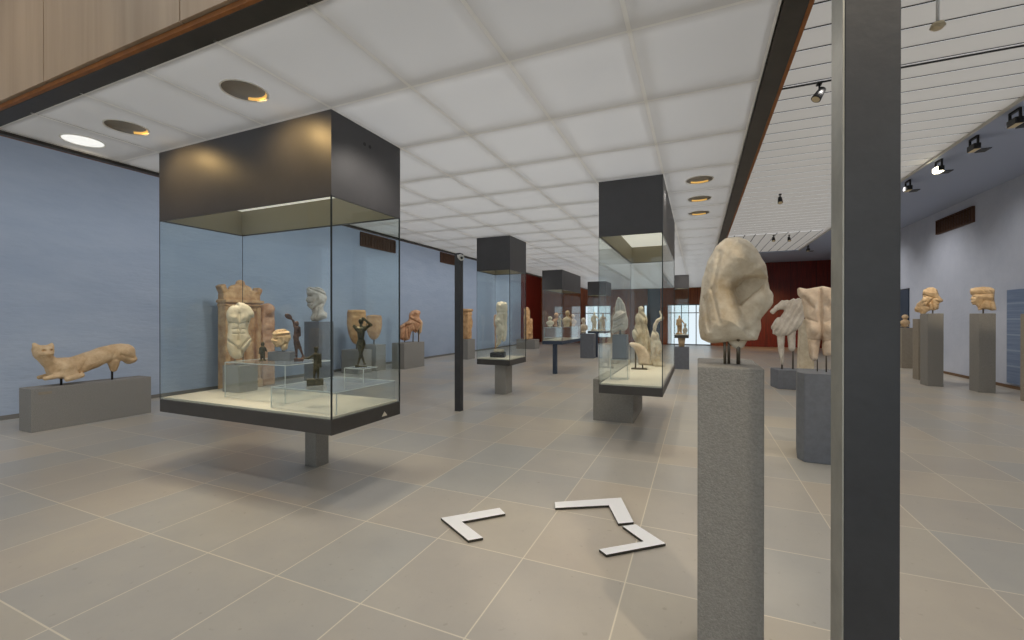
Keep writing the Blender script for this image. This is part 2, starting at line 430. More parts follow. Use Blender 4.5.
# left wall: blue, red further back
bm = bmesh.new(); add_box(bm, XW-.2, XW, -3.5, 24.9, 0, 5.6); struct(bm_obj('wall_left', bm, M['wall_blue']))
struct(box('wall_left_far', XW-.2, XW+.04, 24.9, YF+.3, 0, 5.2, M['red_wood']))
struct(box('wall_right', XR, XR+.2, -3.5, YF+.3, 0, 5.0, M['wall_pale']))
struct(box('baseboard_left', XW, XW+.02, -3.5, 24.9, 0, .07, M['joist']))
struct(box('baseboard_right', XR-.02, XR, -3.5, YF, 0, .07, mat('baseboard_wood', srgb(110, 84, 58), .6)))
# back wall with openings for the windows
def ax_wall(name, x0, x1, holes, z1, m):
    bm = bmesh.new(); xs = x0
    for a, b, c, d in holes:
        if a > xs: add_box(bm, xs, a, YF, YF+.2, 0, z1)
        if c > 0: add_box(bm, a, b, YF, YF+.2, 0, c)
        add_box(bm, a, b, YF, YF+.2, d, z1)
        xs = b
    if xs < x1: add_box(bm, xs, x1, YF, YF+.2, 0, z1)
    return struct(bm_obj(name, bm, m))
wins = [(-6.95, -5.2, .35, 2.5), (-3.16, -2.92, .35, 2.5), (-1.75, .75, 0, 2.5)]
ax_wall('wall_back', XW+.04, 2.2, wins, 5.2, M['orange_wood'])
struct(box('wall_back_right', 2.2, XR, YF-.05, YF+.2, 0, 5.2, M['red_wood']))
for i, (a, b, c, d) in enumerate(wins):
    e = struct(empty('window_%d' % (i+1), loc=(0, YF+.1, 0)))
    n = max(1, round((b-a)/.8)); bm = bmesh.new()
    for j in range(n+1):
        x = a+(b-a)*j/n; x0 = min(max(x-.025, a), b-.05); add_box(bm, x0, x0+.05, -.04, .04, c, d)
    add_box(bm, a, b, -.04, .04, d-.06, d); add_box(bm, a, b, -.04, .04, c, c+.06)
    if b-a > 1: add_box(bm, a, b, -.03, .03, 1.95, 2.0)
    bm_obj('window_frame', bm, M['frame_alu'], e)
    box('window_pane', a+.01, b-.01, -.005, .005, c+.02, d-.02, M['day'], e)
struct(box('wall_back_pier', -2.95+.05, -2.15, YF-.12, YF-.01, 0, 3.6, M['blue_grey_dark']))

# luminous ceiling of square milk-glass panels on a rail grid
SX, SY = .8035, .923
gx = [.42-SX*i for i in range(0, 9)]                      # .42 ... -6.0
gx[-1] = -5.93
gy = [1.777+SY*i for i in range(0, 27)]
gx = sorted(gx)
DLX = {(-3.2, 2.24): 0, (-4.8, 2.24): 1, (-5.56, 2.24): 2, (.02, 5.93): 3, (.02, 6.86): 4, (.02, 7.78): 5}
bm = bmesh.new(); ho = []
for i in range(len(gx)-1):
    for j in range(len(gy)-1):
        x0, x1, y0, y1 = gx[i]+.007, gx[i+1]-.007, gy[j]+.007, gy[j+1]-.007
        cut = None
        for (lx, ly) in DLX:
            if x0 < lx < x1 and y0 < ly < y1: cut = (lx, ly)
        if not cut:
            bm.faces.new([bm.verts.new(p_) for p_ in ((x0-.004, y0-.004, ZC+.004), (x1+.004, y0-.004, ZC+.004), (x1+.004, y1+.004, ZC+.004), (x0-.004, y1+.004, ZC+.004))])
        else:
            # panel with a round hole
            lx, ly = cut; R = .155
            an = sorted([2*PI*q/32 for q in range(32)]+[math.atan2(yy-ly, xx-lx) % (2*PI) for xx in (x0, x1) for yy in (y0, y1)]); K = len(an)
            bot, top = [], []
            for z, L_ in ((ZC+.004, bot),):
                inn = [bm.verts.new((lx+R*math.cos(q), ly+R*math.sin(q), z)) for q in an]
                out = []
                for q in range(K):
                    c_, s_ = math.cos(an[q]), math.sin(an[q])
                    tx = ((x1-lx)/c_ if c_ > 1e-6 else (x0-lx)/c_ if c_ < -1e-6 else 1e9)
                    ty = ((y1-ly)/s_ if s_ > 1e-6 else (y0-ly)/s_ if s_ < -1e-6 else 1e9)
                    t_ = min(tx, ty); out.append(bm.verts.new((lx+t_*c_, ly+t_*s_, z)))
                L_ += [inn, out]
            for q in range(K):
                r_ = (q+1) % K
                bm.faces.new((bot[0][q], bot[0][r_], bot[1][r_], bot[1][q]))
bmesh.ops.recalc_face_normals(bm, faces=bm.faces)
struct(bm_obj('ceiling', bm, M['tile']))
bm = bmesh.new()
for x in gx: bm.faces.new([bm.verts.new(p_) for p_ in ((x-.013, gy[0]-.02, ZC), (x+.013, gy[0]-.02, ZC), (x+.013, gy[-1], ZC), (x-.013, gy[-1], ZC))])
struct(bm_obj('trim_1', bm, M['rail']))
bm = bmesh.new()
for y in gy: bm.faces.new([bm.verts.new(p_) for p_ in ((gx[0], y-.010, ZC+.002), (gx[-1], y-.010, ZC+.002), (gx[-1], y+.010, ZC+.002), (gx[0], y+.010, ZC+.002))])
struct(bm_obj('trim_2', bm, M['rail']))
# unseen white strips added above the milk glass to shade the panel edges
bm = bmesh.new()
for y in gy:
    for sg in (-1, 1): add_box(bm, gx[0], gx[-1], y+sg*.034-.007, y+sg*.034+.007, ZC+.035, ZC+.10)
for x in gx:
    for j in range(len(gy)-1):
        for sg in (-1, 1): add_box(bm, x+sg*.04-.005, x+sg*.04+.005, gy[j]+.045, gy[j+1]-.045, ZC+.03, ZC+.055)
struct(bm_obj('ceiling_shade_strips', bm, mat('shade_strip_white', srgb(222, 220, 216), .8)))
# roof of the ceiling box and dark rim on the left
0 and struct(box('ceiling_roof', gx[0]-.1, .56, 1.62, gy[-1]+.1, ZC+.5, ZC+.55, M['dark_slot']))
struct(box('trim_3', gx[0]-.07, gx[0]-.005, 1.75, gy[-1], ZC-.03, ZC+.5, M['beam']))
struct(box('trim_4', gx[0]-.09, gx[0]-.07, 1.75, gy[-1], ZC-.03, ZC+.02, M['beam_rust']))
# far end apron of the ceiling
struct(box('trim_5', gx[0], .42, gy[-1], gy[-1]+.05, ZC-.02, ZC+.5, M['slat_rail']))
# beams round the opening
bm = bmesh.new(); add_box(bm, .42, .565, 1.64, 25.5, ZC-.0, ZC+.24, .004); struct(bm_obj('trim_6', bm, M['beam']))
struct(box('trim_7', .565, .59, 1.62, 25.5, ZC+.0, ZC+.25, M['beam_rust']))
bm = bmesh.new(); add_box(bm, -9, .42, 1.645, 1.775, ZC, ZC+.24, .004); struct(bm_obj('trim_8', bm, M['beam']))
struct(box('trim_9', -9, .59, 1.62, 1.645, ZC+.004, ZC+.035, M['beam_rust']))
# pale wood gallery front above the beam, one board per panel
bm = bmesh.new(); x = -2.87+1.67*2; 
while x > -10:
    add_box(bm, x-1.67+.012, x, 1.60, 1.63, ZC+.042, 5.6); x -= 1.67
struct(bm_obj('wall_front', bm, M['pale_wood']))
struct(box('wall_front_backing', -10, .42, 1.631, 1.66, ZC+.03, 5.6, M['dark_slot']))

# slatted high ceiling on the right
bg_ = bmesh.new()
bm = bmesh.new(); y = 5.75-.43*22
while y < 18.9:
    y1 = min(y+.43, 18.95)
    bm.faces.new([bm.verts.new(p_) for p_ in ((.59, y+.03, Hs), (4.35, y+.03, Hs), (4.35, y1, Hs), (.59, y1, Hs))])
    add_box(bg_, .57, 4.37, y-.003, y+.033, Hs+.004, Hs+.01); y += .43
struct(bm_obj('ceiling_slats', bm, M['slat']))
bm = bmesh.new(); x = .59
while x < 4.3:
    x2 = min(x+.36, 4.35); bm.faces.new([bm.verts.new(p_) for p_ in ((x+.03, 19.0, Hs), (x2, 19.0, Hs), (x2, 24.0, Hs), (x+.03, 24.0, Hs))])
    add_box(bg_, x-.004, x+.03, 19.0, 24.1, Hs+.004, Hs+.01); x += .36
struct(bm_obj('ceiling_slats_far', bm, M['slat']))
struct(bm_obj('ceiling_gap_blockers', bg_, M['dark_slot']))  # dark strips added above the slat gaps to block the bright sky
struct(box('trim_10', 4.35, 4.39, -3.5, 24.0, Hs-.04, Hs+.1, M['slat_rail']))
bm = bmesh.new(); add_box(bm, 4.39, XR+.2, -3.5, YF+.2, Hs-.03, Hs+.1); add_box(bm, .59, 4.39, 24.0, YF+.2, Hs-.03, Hs+.1)
struct(bm_obj('ceiling_soffit', bm, M['soffit']))
def sheet(name, x0, x1, y0, y1, z, m):
    bm = bmesh.new(); bm.faces.new([bm.verts.new(p_) for p_ in ((x0, y0, z), (x1, y0, z), (x1, y1, z), (x0, y1, z))]); return struct(bm_obj(name, bm, m))
sheet('ceiling_left_high', XW-.2, gx[0]-.09, -3.7, YF+.2, 5.6, M['soffit'])
sheet('ceiling_atrium', gx[0]-.1, .57, -3.7, 1.62, 5.6, M['skylight'])
bm = bmesh.new()
add_box(bm, XW-.2, XR+.2, -3.7, -3.5, 0, .3); add_box(bm, XW-.2, XR+.2, -3.7, -3.5, 3.6, 5.7)
x_ = XW-.2
while x_ < XR+.2: add_box(bm, x_, x_+.5, -3.7, -3.5, .3, 3.6); x_ += 2.8
struct(bm_obj('wall_rear', bm, M['pale_wood']))
struct(box('window_4', XW, XR, -3.605, -3.595, .3, 3.6, M['day']))  # unseen rear glazing, added to let daylight in from behind the camera
struct(box('ceiling_far', gx[0]-.3, .59, gy[-1]+.06, YF+.2, ZC+.35, ZC+.42, M['slat_rail']))
struct(box('wall_beam_side', .56, .585, 1.75, YF, ZC+.26, Hs, M['beam']))

# wall vents
for i, (X, y0, y1, z0, z1, lab) in enumerate(((XW, 10.95, 12.7, 3.98, 4.44, 'brown louvred air vent high on the blue wall, seen through the big glass case'),
        (XW, 15.7, 17.5, 4.02, 4.46, 'brown louvred air vent high on the blue wall behind the slim camera post'),
        (XR, 15.15, 17.05, 4.14, 4.56, 'brown louvred air vent high on the pale right wall'))):
    sg = 1 if X < 0 else -1
    t = empty('air_vent', lab, 'vent', (X+sg*.03, (y0+y1)/2, (z0+z1)/2), 0, 'air vents high on the walls')
    w = (y1-y0)/2; h = (z1-z0)/2
    bm = bmesh.new()
    add_box(bm, -.03, .03, -w, w, h-.03, h); add_box(bm, -.03, .03, -w, w, -h, -h+.03); add_box(bm, -.03, .03, -w, -w+.03, -h+.03, h-.03); add_box(bm, -.03, .03, w-.03, w, -h+.03, h-.03)
    bm_obj('vent_frame', bm, M['vent'], t)
    bm = bmesh.new(); z = -h+.05
    while z < h-.05: add_box(bm, -.012, .012, -w+.03, w-.03, z, z+.018); z += .04
    yy = -w+.1
    while yy < w-.08: add_box(bm, -.02, .016, yy, yy+.012, -h+.03, h-.03); yy += .14
    bm_obj('vent_louvre', bm, M['vent'], t)
    box('vent_duct', -.029 if sg > 0 else .02, -.02 if sg > 0 else .029, -w+.03, w-.03, -h+.03, h-.03, M['vent_dark'], t)

# ================================================================== POSTS
t = empty('steel_column', 'thick dark steel column in the near right foreground with a paler left face', 'column', (.50, 1.755, 0))
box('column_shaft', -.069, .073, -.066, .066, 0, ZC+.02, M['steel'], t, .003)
box('column_flange', -.0735, -.069, -.064, .064, 0, ZC, M['steel_edge'], t).__setitem__('label', 'paler side face')  # separate strip in a paler colour along the left face
t = empty('steel_post', 'slim dark post with a small white camera on top, right of the big glass case', 'post', (-3.825, 6.55, 0))
box('post_shaft', -.055, .055, -.055, .055, .004, 2.74, M['steel'], t, .003)
box('base_plate', -.06, .06, -.06, .06, 0, .004, M['steel'], t)
t = empty('security_camera', 'small white security camera at the top of the slim dark post', 'camera', (-3.745, 6.46, 2.64), YAW)
box('camera_bracket', -.05, -.005, -.02, .02, .02, .06, M['cam_white'], t, .004)
bm = bmesh.new(); add_cyl(bm, (-.005, .02, .03), (.03, -.07, .0), .045, .05, 20); bm_obj('camera_housing', bm, M['cam_white'], t)
bm = bmesh.new(); add_cyl(bm, (.03, -.068, .0), (.035, -.08, -.004), .022, .022, 16); bm_obj('camera_lens', bm, M['black'], t)

# ================================================================== PLINTHS
def plinth(x0, x1, y0, y1, z1, m, label, name='plinth', cat='plinth', group=None, rz=0, bev=.006):
    X, Y = (x0+x1)/2, (y0+y1)/2
    bm = bmesh.new(); w, d = (x1-x0)/2, (y1-y0)/2
    add_box(bm, -w, w, -d, d, .0, z1, bev)
    o = bm_obj(name, bm, m, None, (X, Y, 0), rz); return tag(o, label, cat, group)

plinth(.0, .246, 1.985, 2.42, 1.40, M['plinth'], 'tall grey stone pedestal in the foreground under the large veiled head')
t_ = plinth(-8.94, -8.58, 2.89, 4.34, .615, M['plinth'], 'long low grey stone plinth by the blue wall under the reclining animal')
box('caption_strip', -.005, .0, -.07, .07, -.02, .02, M['plinth_pale'], t_, 0, (.182, -.58, .54))
plinth(5.62, 5.89, 12.63, 13.0, 1.72, M['plinth'], 'tall grey plinth under the head with bound hair, nearest the blue wall picture')
plinth(5.04, 5.33, 13.37, 13.75, 1.73, M['plinth'], 'tall grey plinth just right of the dark column under the bearded head')
plinth(5.31, 5.55, 14.59, 14.92, 1.60, M['plinth_pale'], 'beige plinth half hidden behind the grey plinth of the bearded head')
plinth(6.1, 6.4, 17.9, 18.3, 1.31, M['plinth_pale'], 'small distant beige plinth by the right wall beside the dark column')
plinth(5.83, 6.2, 11.35, 11.75, 1.70, M['plinth_pale'], 'beige plinth cut off by the right edge of the view')
# angled (prow shaped) plinths
def prism(name, pts, z1, m, label, cat='plinth'):
    cx = sum(p[0] for p in pts)/len(pts); cy = sum(p[1] for p in pts)/len(pts); bm = bmesh.new()
    b = [bm.verts.new((x-cx, y-cy, 0)) for x, y in pts]; tt = [bm.verts.new((x-cx, y-cy, z1)) for x, y in pts]
    n = len(pts); bm.faces.new(b[::-1]); bm.faces.new(tt)
    for i in range(n): bm.faces.new((b[i], b[(i+1) % n], tt[(i+1) % n], tt[i]))
    bmesh.ops.recalc_face_normals(bm, faces=bm.faces)
    bmesh.ops.bevel(bm, geom=list(bm.edges), offset=.006, segments=2, affect='EDGES')
    return tag(bm_obj(name, bm, m, None, (cx, cy, 0)), label, cat)
prism('plinth', [(1.05, 5.84), (1.095, 5.72), (1.50, 5.72), (1.50, 6.3), (1.12, 6.3)], .99, M['plinth_dark'], 'blue-grey plinth behind the dark column under the nude torso seen from behind')
prism('plinth', [(1.60, 11.93), (1.68, 11.45), (2.62, 11.45), (2.62, 12.0), (1.62, 12.05)], .43, M['plinth_dark'], 'low blue-grey plinth under the draped headless figure')
plinth(-9.36, -8.84, 8.14, 8.62, 1.53, M['plinth_dark'], 'tall dark grey plinth by the blue wall under the large bearded head')
plinth(-9.65, -9.0, 9.7, 10.25, .69, M['plinth'], 'low grey plinth under the larger rounded stone slab')
plinth(-9.65, -9.05, 10.5, 10.95, .80, M['plinth'], 'low grey plinth under the smaller rounded stone slab')
plinth(-9.02, -8.53, 11.2, 12.3, .83, M['plinth'], 'grey plinth by the blue wall under the red stone fragment group')
plinth(-8.75, -8.3, 14.9, 15.5, .79, M['plinth'], 'grey plinth just right of the slim post under the small pillar')
plinth(-8.95, -7.9, 21.4, 22.1, .50, M['plinth'], 'distant grey plinth under the broken relief slab before the red wall')
plinth(-1.52, -.9, 6.78, 7.95, .652, M['plinth'], 'squat grey block under the tall glass case in the middle')
plinth(-4.42, -3.86, 17.35, 17.75, 1.0, M['plinth_dark'], 'blue-grey block in front of the narrow far case')
plinth(-.69, -.25, 14.75, 15.15, .70, M['plinth_dark'], 'blue-grey block under the far slim case before the windows')

# ================================================================== LIGHT
def light(kind, name, loc, energy, col, target=None, **kw):
    d = bpy.data.lights.new(name, kind); d.energy = energy; d.color = col
    for k, v in kw.items(): setattr(d, k, v)
    o = bpy.data.objects.new(name, d); C.objects.link(o); o.location = loc
    if target is not None: o.rotation_euler = (Vector(target)-Vector(loc)).to_track_quat('-Z', 'Y').to_euler()
    return o
WARM = (1, .84, .62); NEUT = (1, .97, .93)
def spot(loc, tgt, e, size=50, blend=.6, col=WARM, r=.04): return light('SPOT', 'spot', loc, e, col, tgt, spot_size=math.radians(size), spot_blend=blend, shadow_soft_size=r)
# ================================================================== GLASS CASES
def glass_case(label, x0, x1, y0, y1, zb, zg, zt, ztop, leg=None, legm='plinth', inner=.3, name='display_case', seams=True, lamp=14, holes=False, tray=None):
    cx, cy = (x0+x1)/2, (y0+y1)/2; w, d = (x1-x0)/2, (y1-y0)/2
    t = empty(name, label, 'display case', (cx, cy, 0))
    bm = bmesh.new(); th = .02
    add_box(bm, -w, w, -d, -d+th, zt, ztop); add_box(bm, -w, w, d-th, d, zt, ztop)
    add_box(bm, -w, -w+th, -d+th, d-th, zt, ztop); add_box(bm, w-th, w, -d+th, d-th, zt, ztop)
    add_box(bm, -w+th, w-th, -d+th, d-th, ztop-.02, ztop)
    hood = bm_obj('hood', bm, M['hood'], t)
    bm = bmesh.new(); e = th+.004
    zi = zt+inner
    add_box(bm, -w+th, w-th, -d+th, -d+e, zt+.01, zi); add_box(bm, -w+th, w-th, d-e, d-th, zt+.01, zi)
    add_box(bm, -w+th, -w+e, -d+e, d-e, zt+.01, zi); add_box(bm, w-e, w-th, -d+e, d-e, zt+.01, zi)
    bm_obj('hood_lining', bm, M['hood_in'], t)
    df = box('light_diffuser', -w+e, w-e, -d+e, d-e, zi, zi+.02, M['diffuser'], t)
    box('tray', -w, w, -d, d, zb, zg-.02, M[tray or 'tray'], t, .004)
    box('case_floor', -w+.02, w-.02, -d+.02, d-.02, zg-.019, zg, M['case_floor'], t)
    g = .006
    for a in ((-w+.008, w-.008, -d+.001, -d+.001+g), (-w+.008, w-.008, d-.001-g, d-.001), (-w+.001, -w+.001+g, -d+.008, d-.008), (w-.001-g, w-.001, -d+.008, d-.008)):
        box('glass_pane', *a, zg-.018, zt+.008, M['pane'], t)
    for fx in ((-.3, .3) if w > d else (0,)):
        for fy in ((-.55, .1, .6) if d > 2*w else (-.35, .3)):
            spot((cx+fx*2*w*.6, cy+fy*d, zi-.01), (cx+fx*2*w*.6, cy+fy*d+.05, zb), lamp*(2.6 if w*d > .5 else 1.1), 80, .8, (1, .86, .66), .04)
    if seams:
        q = .0055
        for sx, sy in ((-1, -1), (1, -1), (1, 1), (-1, 1)):
            qq = q if (sx, sy) in ((1, -1), (1, 1)) else q*.45
            bm = bmesh.new(); add_box(bm, sx*(w-qq)-qq, sx*(w-qq)+qq, sy*(d-qq)-qq, sy*(d-qq)+qq, zg-.018, zt+.008); bm_obj('corner_seam', bm, M['seam'], t)
    if leg:
        a0, a1, b0, b1 = leg; box('leg', a0-cx, a1-cx, b0-cy, b1-cy, 0, zb-.001, M[legm], t, .005)
    if holes:
        for yy in (-.06, .01):
            bm = bmesh.new(); add_cyl(bm, (w-.004, yy, ztop-.145), (w+.002, yy, ztop-.145), .016); bm_obj('cable_socket', bm, M['black'], t)
        bm = bmesh.new(); bm.faces.new([bm.verts.new(p_) for p_ in ((w+.0015, .17, zb+.03), (w+.0015, .25, zb+.03), (w+.0015, .21, zb+.075))]); r_ = bmesh.ops.extrude_face_region(bm, geom=bm.faces[:])
        for v in [g_ for g_ in r_['geom'] if isinstance(g_, bmesh.types.BMVert)]: v.co.x -= .002
        bmesh.ops.recalc_face_normals(bm, faces=bm.faces); bm_obj('sticker', bm, M['case_floor'], t)
    return t
c1 = glass_case('largest hanging glass case at left, dark hood above, torso and bronze figures inside', -5.2, -2.80, 2.706, 3.61, .625, .775, 2.625, ZC-.006, (-3.93, -3.765, 3.425, 3.60), holes=True)
c2 = glass_case('tall glass case in the middle with a plumed helmet head and draped figures inside', -1.16, -.385, 5.5, 8.38, .655, .78, 2.645, ZC-.006)
c3 = glass_case('narrow glass case on a grey stone leg with one pale statue inside', -4.38, -3.60, 8.26, 9.18, .62, .755, 2.63, ZC-.006, (-3.99, -3.73, 8.34, 8.68))
c4 = glass_case('far glass case on a thin dark leg holding a row of small busts', -4.19, -3.58, 11.98, 14.1, .86, .98, 2.45, 3.02, (-3.875, -3.765, 12.0, 12.12), 'blue_grey_dark', tray='blue_grey_dark')
c5 = glass_case('distant glass case in front of the bright window, small figures inside', -4.27, -3.50, 18.0, 19.2, 1.0, 1.1, 2.6, 3.17, (-3.98, -3.85, 18.0, 18.12), 'blue_grey_dark', tray='blue_grey_dark')
c6 = glass_case('slim distant glass case near the bright entrance windows with a pair of figures inside', -.69, -.26, 14.75, 15.2, .99, 1.10, 2.57, 3.0, None)
# small yellowish foot of case 6
bm = bmesh.new(); add_cyl(bm, (0, 0, .702), (0, 0, .99), .085, .12, 10); bm_obj('stub_foot', bm, M['limestone'], c6, (0, 0, 0))

# acrylic risers inside the big case
def acrylic(label, x0, x1, y0, y1, z0, z1, name='acrylic_riser', t_=.008):
    cx, cy = (x0+x1)/2, (y0+y1)/2; w, d, h = (x1-x0)/2, (y1-y0)/2, z1-z0
    t = empty(name, label, 'riser', (cx, cy, z0))
    box('top_sheet', -w, w, -d, d, h-t_, h, M['acrylic'], t)
    bm = bmesh.new()
    add_box(bm, -w, -w+t_, -d, d, 0, h-t_); add_box(bm, w-t_, w, -d, d, 0, h-t_); add_box(bm, -w+t_, w-t_, -d, -d+t_, 0, h-t_)
    bm_obj('side_sheet', bm, M['acrylic'], t)
    bm = bmesh.new(); q = .003
    for sy in (-d-q, d-q): add_box(bm, -w-q, w+q, sy, sy+2*q, h-q, h+q)
    for sx in (-w-q, w-q): add_box(bm, sx, sx+2*q, -d+q, d-q, h-q, h+q); add_box(bm, sx, sx+2*q, -d-q, -d+q, 0, h-q)
    bm_obj('polished_edge', bm, M['acrylic_edge'], t)
    return t
acrylic('clear acrylic table in the big case under the small stone head and dancer', -4.57, -3.68, 2.98, 3.56, .776, 1.145)
acrylic('low clear acrylic platform in the big case under the bronze with the outstretched arm', -3.64, -2.84, 2.80, 3.58, .776, .968)
acrylic('small clear stand under the tall bronze with raised arm', -3.24, -3.0, 3.3, 3.5, .974, 1.11)
acrylic('white edged acrylic box on the tray of the far case with busts', -4.15, -3.62, 12.03, 13.95, .981, 1.345)

# ================================================================== SCULPTURES
# --- veiled head in the foreground
hp = [('p', [(728, 240), (740, 240), (750, 245), (758, 254), (765, 267), (769, 283), (757, 279), (746, 282), (736, 291), (741, 305), (750, 316), (754, 330), (752, 342), (740, 341), (727, 344), (712, 346), (701, 342), (699, 326), (701, 300), (703, 281), (709, 262), (717, 248)], 0, 31, 29),
      ('p', [(728, 248), (760, 258), (767, 270), (770, 288), (772, 300), (762, 315), (760, 338), (710, 342), (704, 290)], 14, 13, 8),
      ('p', [(742, 305), (752, 299), (766, 287), (773, 297), (773, 307), (761, 321), (762, 331), (758, 342), (740, 341), (730, 318)], 0, 17, 10),
      ('Hp', [(728, 341), (750, 341), (745, 350), (738, 352), (732, 347)], 6, 9, 5),
      
      ('Se', 753, 290, -20, 17, 20, 6.6, -29), ('Se', 737, 298, -27, 6, 10, 7, 30), ('d', 760, 273, 8, 4, -2.5, -29), ('g', 706, 300, 712, 332, 1.6, 2.2), ('g', 722, 256, 714, 292, 2.0, 1.6), ('g', 714, 292, 722, 325, 1.8, 1.4), ('g', 738, 291, 742, 306, 1.6, 2.4), ('g', 742, 306, 750, 299, 1.4, 1.6), ('d', 752, 322, 5, 6, -2.0), ('g', 747, 331, 757, 333, 2, 1.2), ('d', 757, 303, 8, 5, -2), ('g', 735, 246, 728, 262, 3, 1.0), ('d', 744, 262, 12, 12, -2)]
statue('veiled_head_sculpture', 'large weathered marble veiled head on the tall foreground pedestal', 'sculpture', 'head', M['marble'],
       .145, 2.14, .00442, 735, 347, hp, rods=((740, 336, .008), (726.5, 336, .006, -2), (730.5, 336, .006, 2)), zfoot=1.401, k=1.4, N=150, amp=.8, nsc=.13)

# --- reclining animal (local x runs along the wall)
LO = [(0.06, 0.634), (0.1, 0.60), (0.17, 0.595), (0.24, 0.60), (0.26, 0.554), (0.25, 0.454), (0.28, 0.414), (0.36, 0.394), (0.47, 0.404), (0.58, 0.444), (0.7, 0.484), (0.83, 0.534), (0.94, 0.564), (1.05, 0.574), (1.18, 0.554), (1.25, 0.424), (1.29, 0.304), (1.26, 0.254), (1.18, 0.224), (1.1, 0.29), (1.0, 0.29), (0.87, 0.274), (0.77, 0.214), (0.63, 0.164), (0.5, 0.114), (0.44, 0.08), (0.34, 0.09), (0.22, 0.13), (0.17, 0.284), (0.07, 0.434), (0.05, 0.534)]
lp = [('p', LO, 0, .135, .115), ('e', .15, -.06, .50, .095, .12, .09), ('e', .155, -.155, .475, .058, .06, .045), ('c', .07, -.03, .585, .032, .055, -.02, .625, .016), ('c', .225, -.03, .585, .03, .24, -.02, .615, .016),
      ('e', .36, -.02, .26, .15, .16, .14), ('e', 1.1, -.03, .44, .15, .15, .13), ('c', .42, -.12, .17, .05, .14, -.12, .125, .028), ('c', .52, -.14, .13, .045, .36, -.16, .085, .036), ('c', .36, .12, .17, .05, .16, .12, .125, .028),
      ('Hc', .97, -.03, .30, .085, .97, -.03, .17, .05), ('Sc', .10, -.21, .452, .012, .21, -.21, .452, .012), ('Se', .115, -.16, .53, .018, .03, .013), ('Se', .195, -.16, .53, .018, .03, .013), ('g', .50, .13, .60, .38, .02, .012), ('g', .28, .2, .34, .4, .02, .012), ('g', .95, .48, .9, .3, .02, .012), ('g', .10, .452, .21, .452, .012, .02), ('d', .115, .53, .016, .012, .022, 0), ('d', .195, .53, .016, .012, .022, 0), ('g', 1.02, .4, 1.2, .33, .02, .02), ('Sc', .98, -.19, .34, .015, 1.12, -.2, .31, .015), ('Sc', 1.12, -.2, .31, .015, 1.2, -.17, .26, .012)]
t = empty('reclining_animal_sculpture', 'orange stone reclining feline with broken legs on the long low plinth', 'sculpture', (-8.76, 2.92, .616), PI/2)
me = sdf_mesh('body', lp, .035, 120, .007, 13); link('body', me, M['limestone'], t, (0, 0, 0), 0, True)
for x, z in ((.34, .17), (.95, .17)): cyl('mounting_rod', (x, -.03, 0), (x, -.03, z+.03), .014, M['rod_dark'], t, seg=12)

# --- nude torso from behind
TO = [(796, 290), (798.7, 288.7), (805.8, 290.6), (813, 289.5), (822, 288), (830, 290), (838, 290), (844, 293), (842, 298), (837, 304), (836.5, 316), (836, 326), (838, 338), (834, 350), (832, 357), (823, 358), (821.4, 350), (821, 341), (819.8, 347), (817.2, 362), (812.5, 364), (808.4, 358), (808, 350), (806.6, 338), (805.4, 328), (803.8, 318), (802.3, 310), (800.8, 301), (796.4, 296)]
tp = [('p', TO, 0, 9, 7), ('e', 811, 302, -2, 6, 9, 8), ('e', 829, 302, -2, 6, 9, 8), ('e', 813.5, 331.5, -3.5, 6.4, 9.5, 7), ('e', 829.5, 331, -3.5, 6.4, 9.5, 7),
      ('g', 820, 292, 820.5, 323, 1.7, 3.0), ('g', 821.2, 325, 821.5, 345, 1.1, 3.5), ('g', 806, 341, 819, 342.5, .9, 2.2), ('g', 823, 342.5, 836, 341, .9, 2.2), ('g', 803, 299, 813, 310, 1.5, 2.0), ('g', 837, 299, 828, 310, 1.5, 2.0), ('g', 804, 320, 816, 324, 1.2, 1.6), ('g', 837, 320, 825, 324, 1.2, 1.6), ('d', 810.5, 301, 3.5, 4, -1.8), ('d', 829, 301, 3.5, 4, -1.8), ('d', 815.5, 314, 2.2, 5, -1.2), ('d', 825, 314, 2.2, 5, -1.2), ('d', 812.8, 331, 5.5, 6, -3), ('d', 829.6, 331, 5.5, 6, -3), ('g', 811, 348, 812.5, 360, 2.4, -1.5)]
statue('nude_torso_statue', 'marble headless nude torso seen from behind, half hidden by the dark column', 'statue', 'torso', M['marble_pink'], 1.305, 6.0, .0115, 820, 363, tp,
       rods=((826, 345, .008), (817, 350, .006)), zfoot=.991, k=2.2, N=110, amp=.35, nsc=.25)
# --- draped headless figure
DO = [(781, 303.5), (787, 301.8), (793.6, 300.7), (799, 300.9), (802.4, 302.5), (802.9, 313.6), (798.8, 325), (794, 331.5), (785.5, 337.3), (777, 339), (770, 336.5), (768, 329), (771, 322.5), (777, 318.5), (781, 312.6), (778, 308)]
dp = [('p', DO, 0, 6.5, 5), ('c', 781, 306, 0, 4, 774, 309.5, -1, 3), ('c', 774, 309.5, -1, 3, 769, 314, -2, 2), ('e', 787, 311, -2, 6, 5, 6), ('e', 776, 330, -1, 7, 6.5, 6.5),
      ('Hc', 778, 334, 0, 4.4, 778, 350, 0, 3.2), ('Hc', 778, 350, 0, 3.4, 779.3, 366, 0, 1.5), ('Hc', 788, 330, 1, 4.6, 788.8, 350, 1, 3.6)]
statue('draped_headless_statue', 'small marble headless figure in a pleated tunic before the red wall', 'statue', 'figure', M['marble_grey'], 1.93, 11.75, .0232, 785, 368, dp,
       rods=((779, 360, .02), (790, 345, .018, 6)), zfoot=.431, k=1.4, N=120, amp=.12, nsc=.3, folds=(.5, 1.35, .86, -.5))
t = plinth(2.76, 3.06, 14.9, 15.2, 1.6, M['marble_pale'], 'tall pale tapering stone slab behind the draped headless figure', 'stone_slab', 'slab')
for v in t.data.vertices:
    if v.co.z < 1: v.co.x *= 1.25; v.co.y *= 1.1
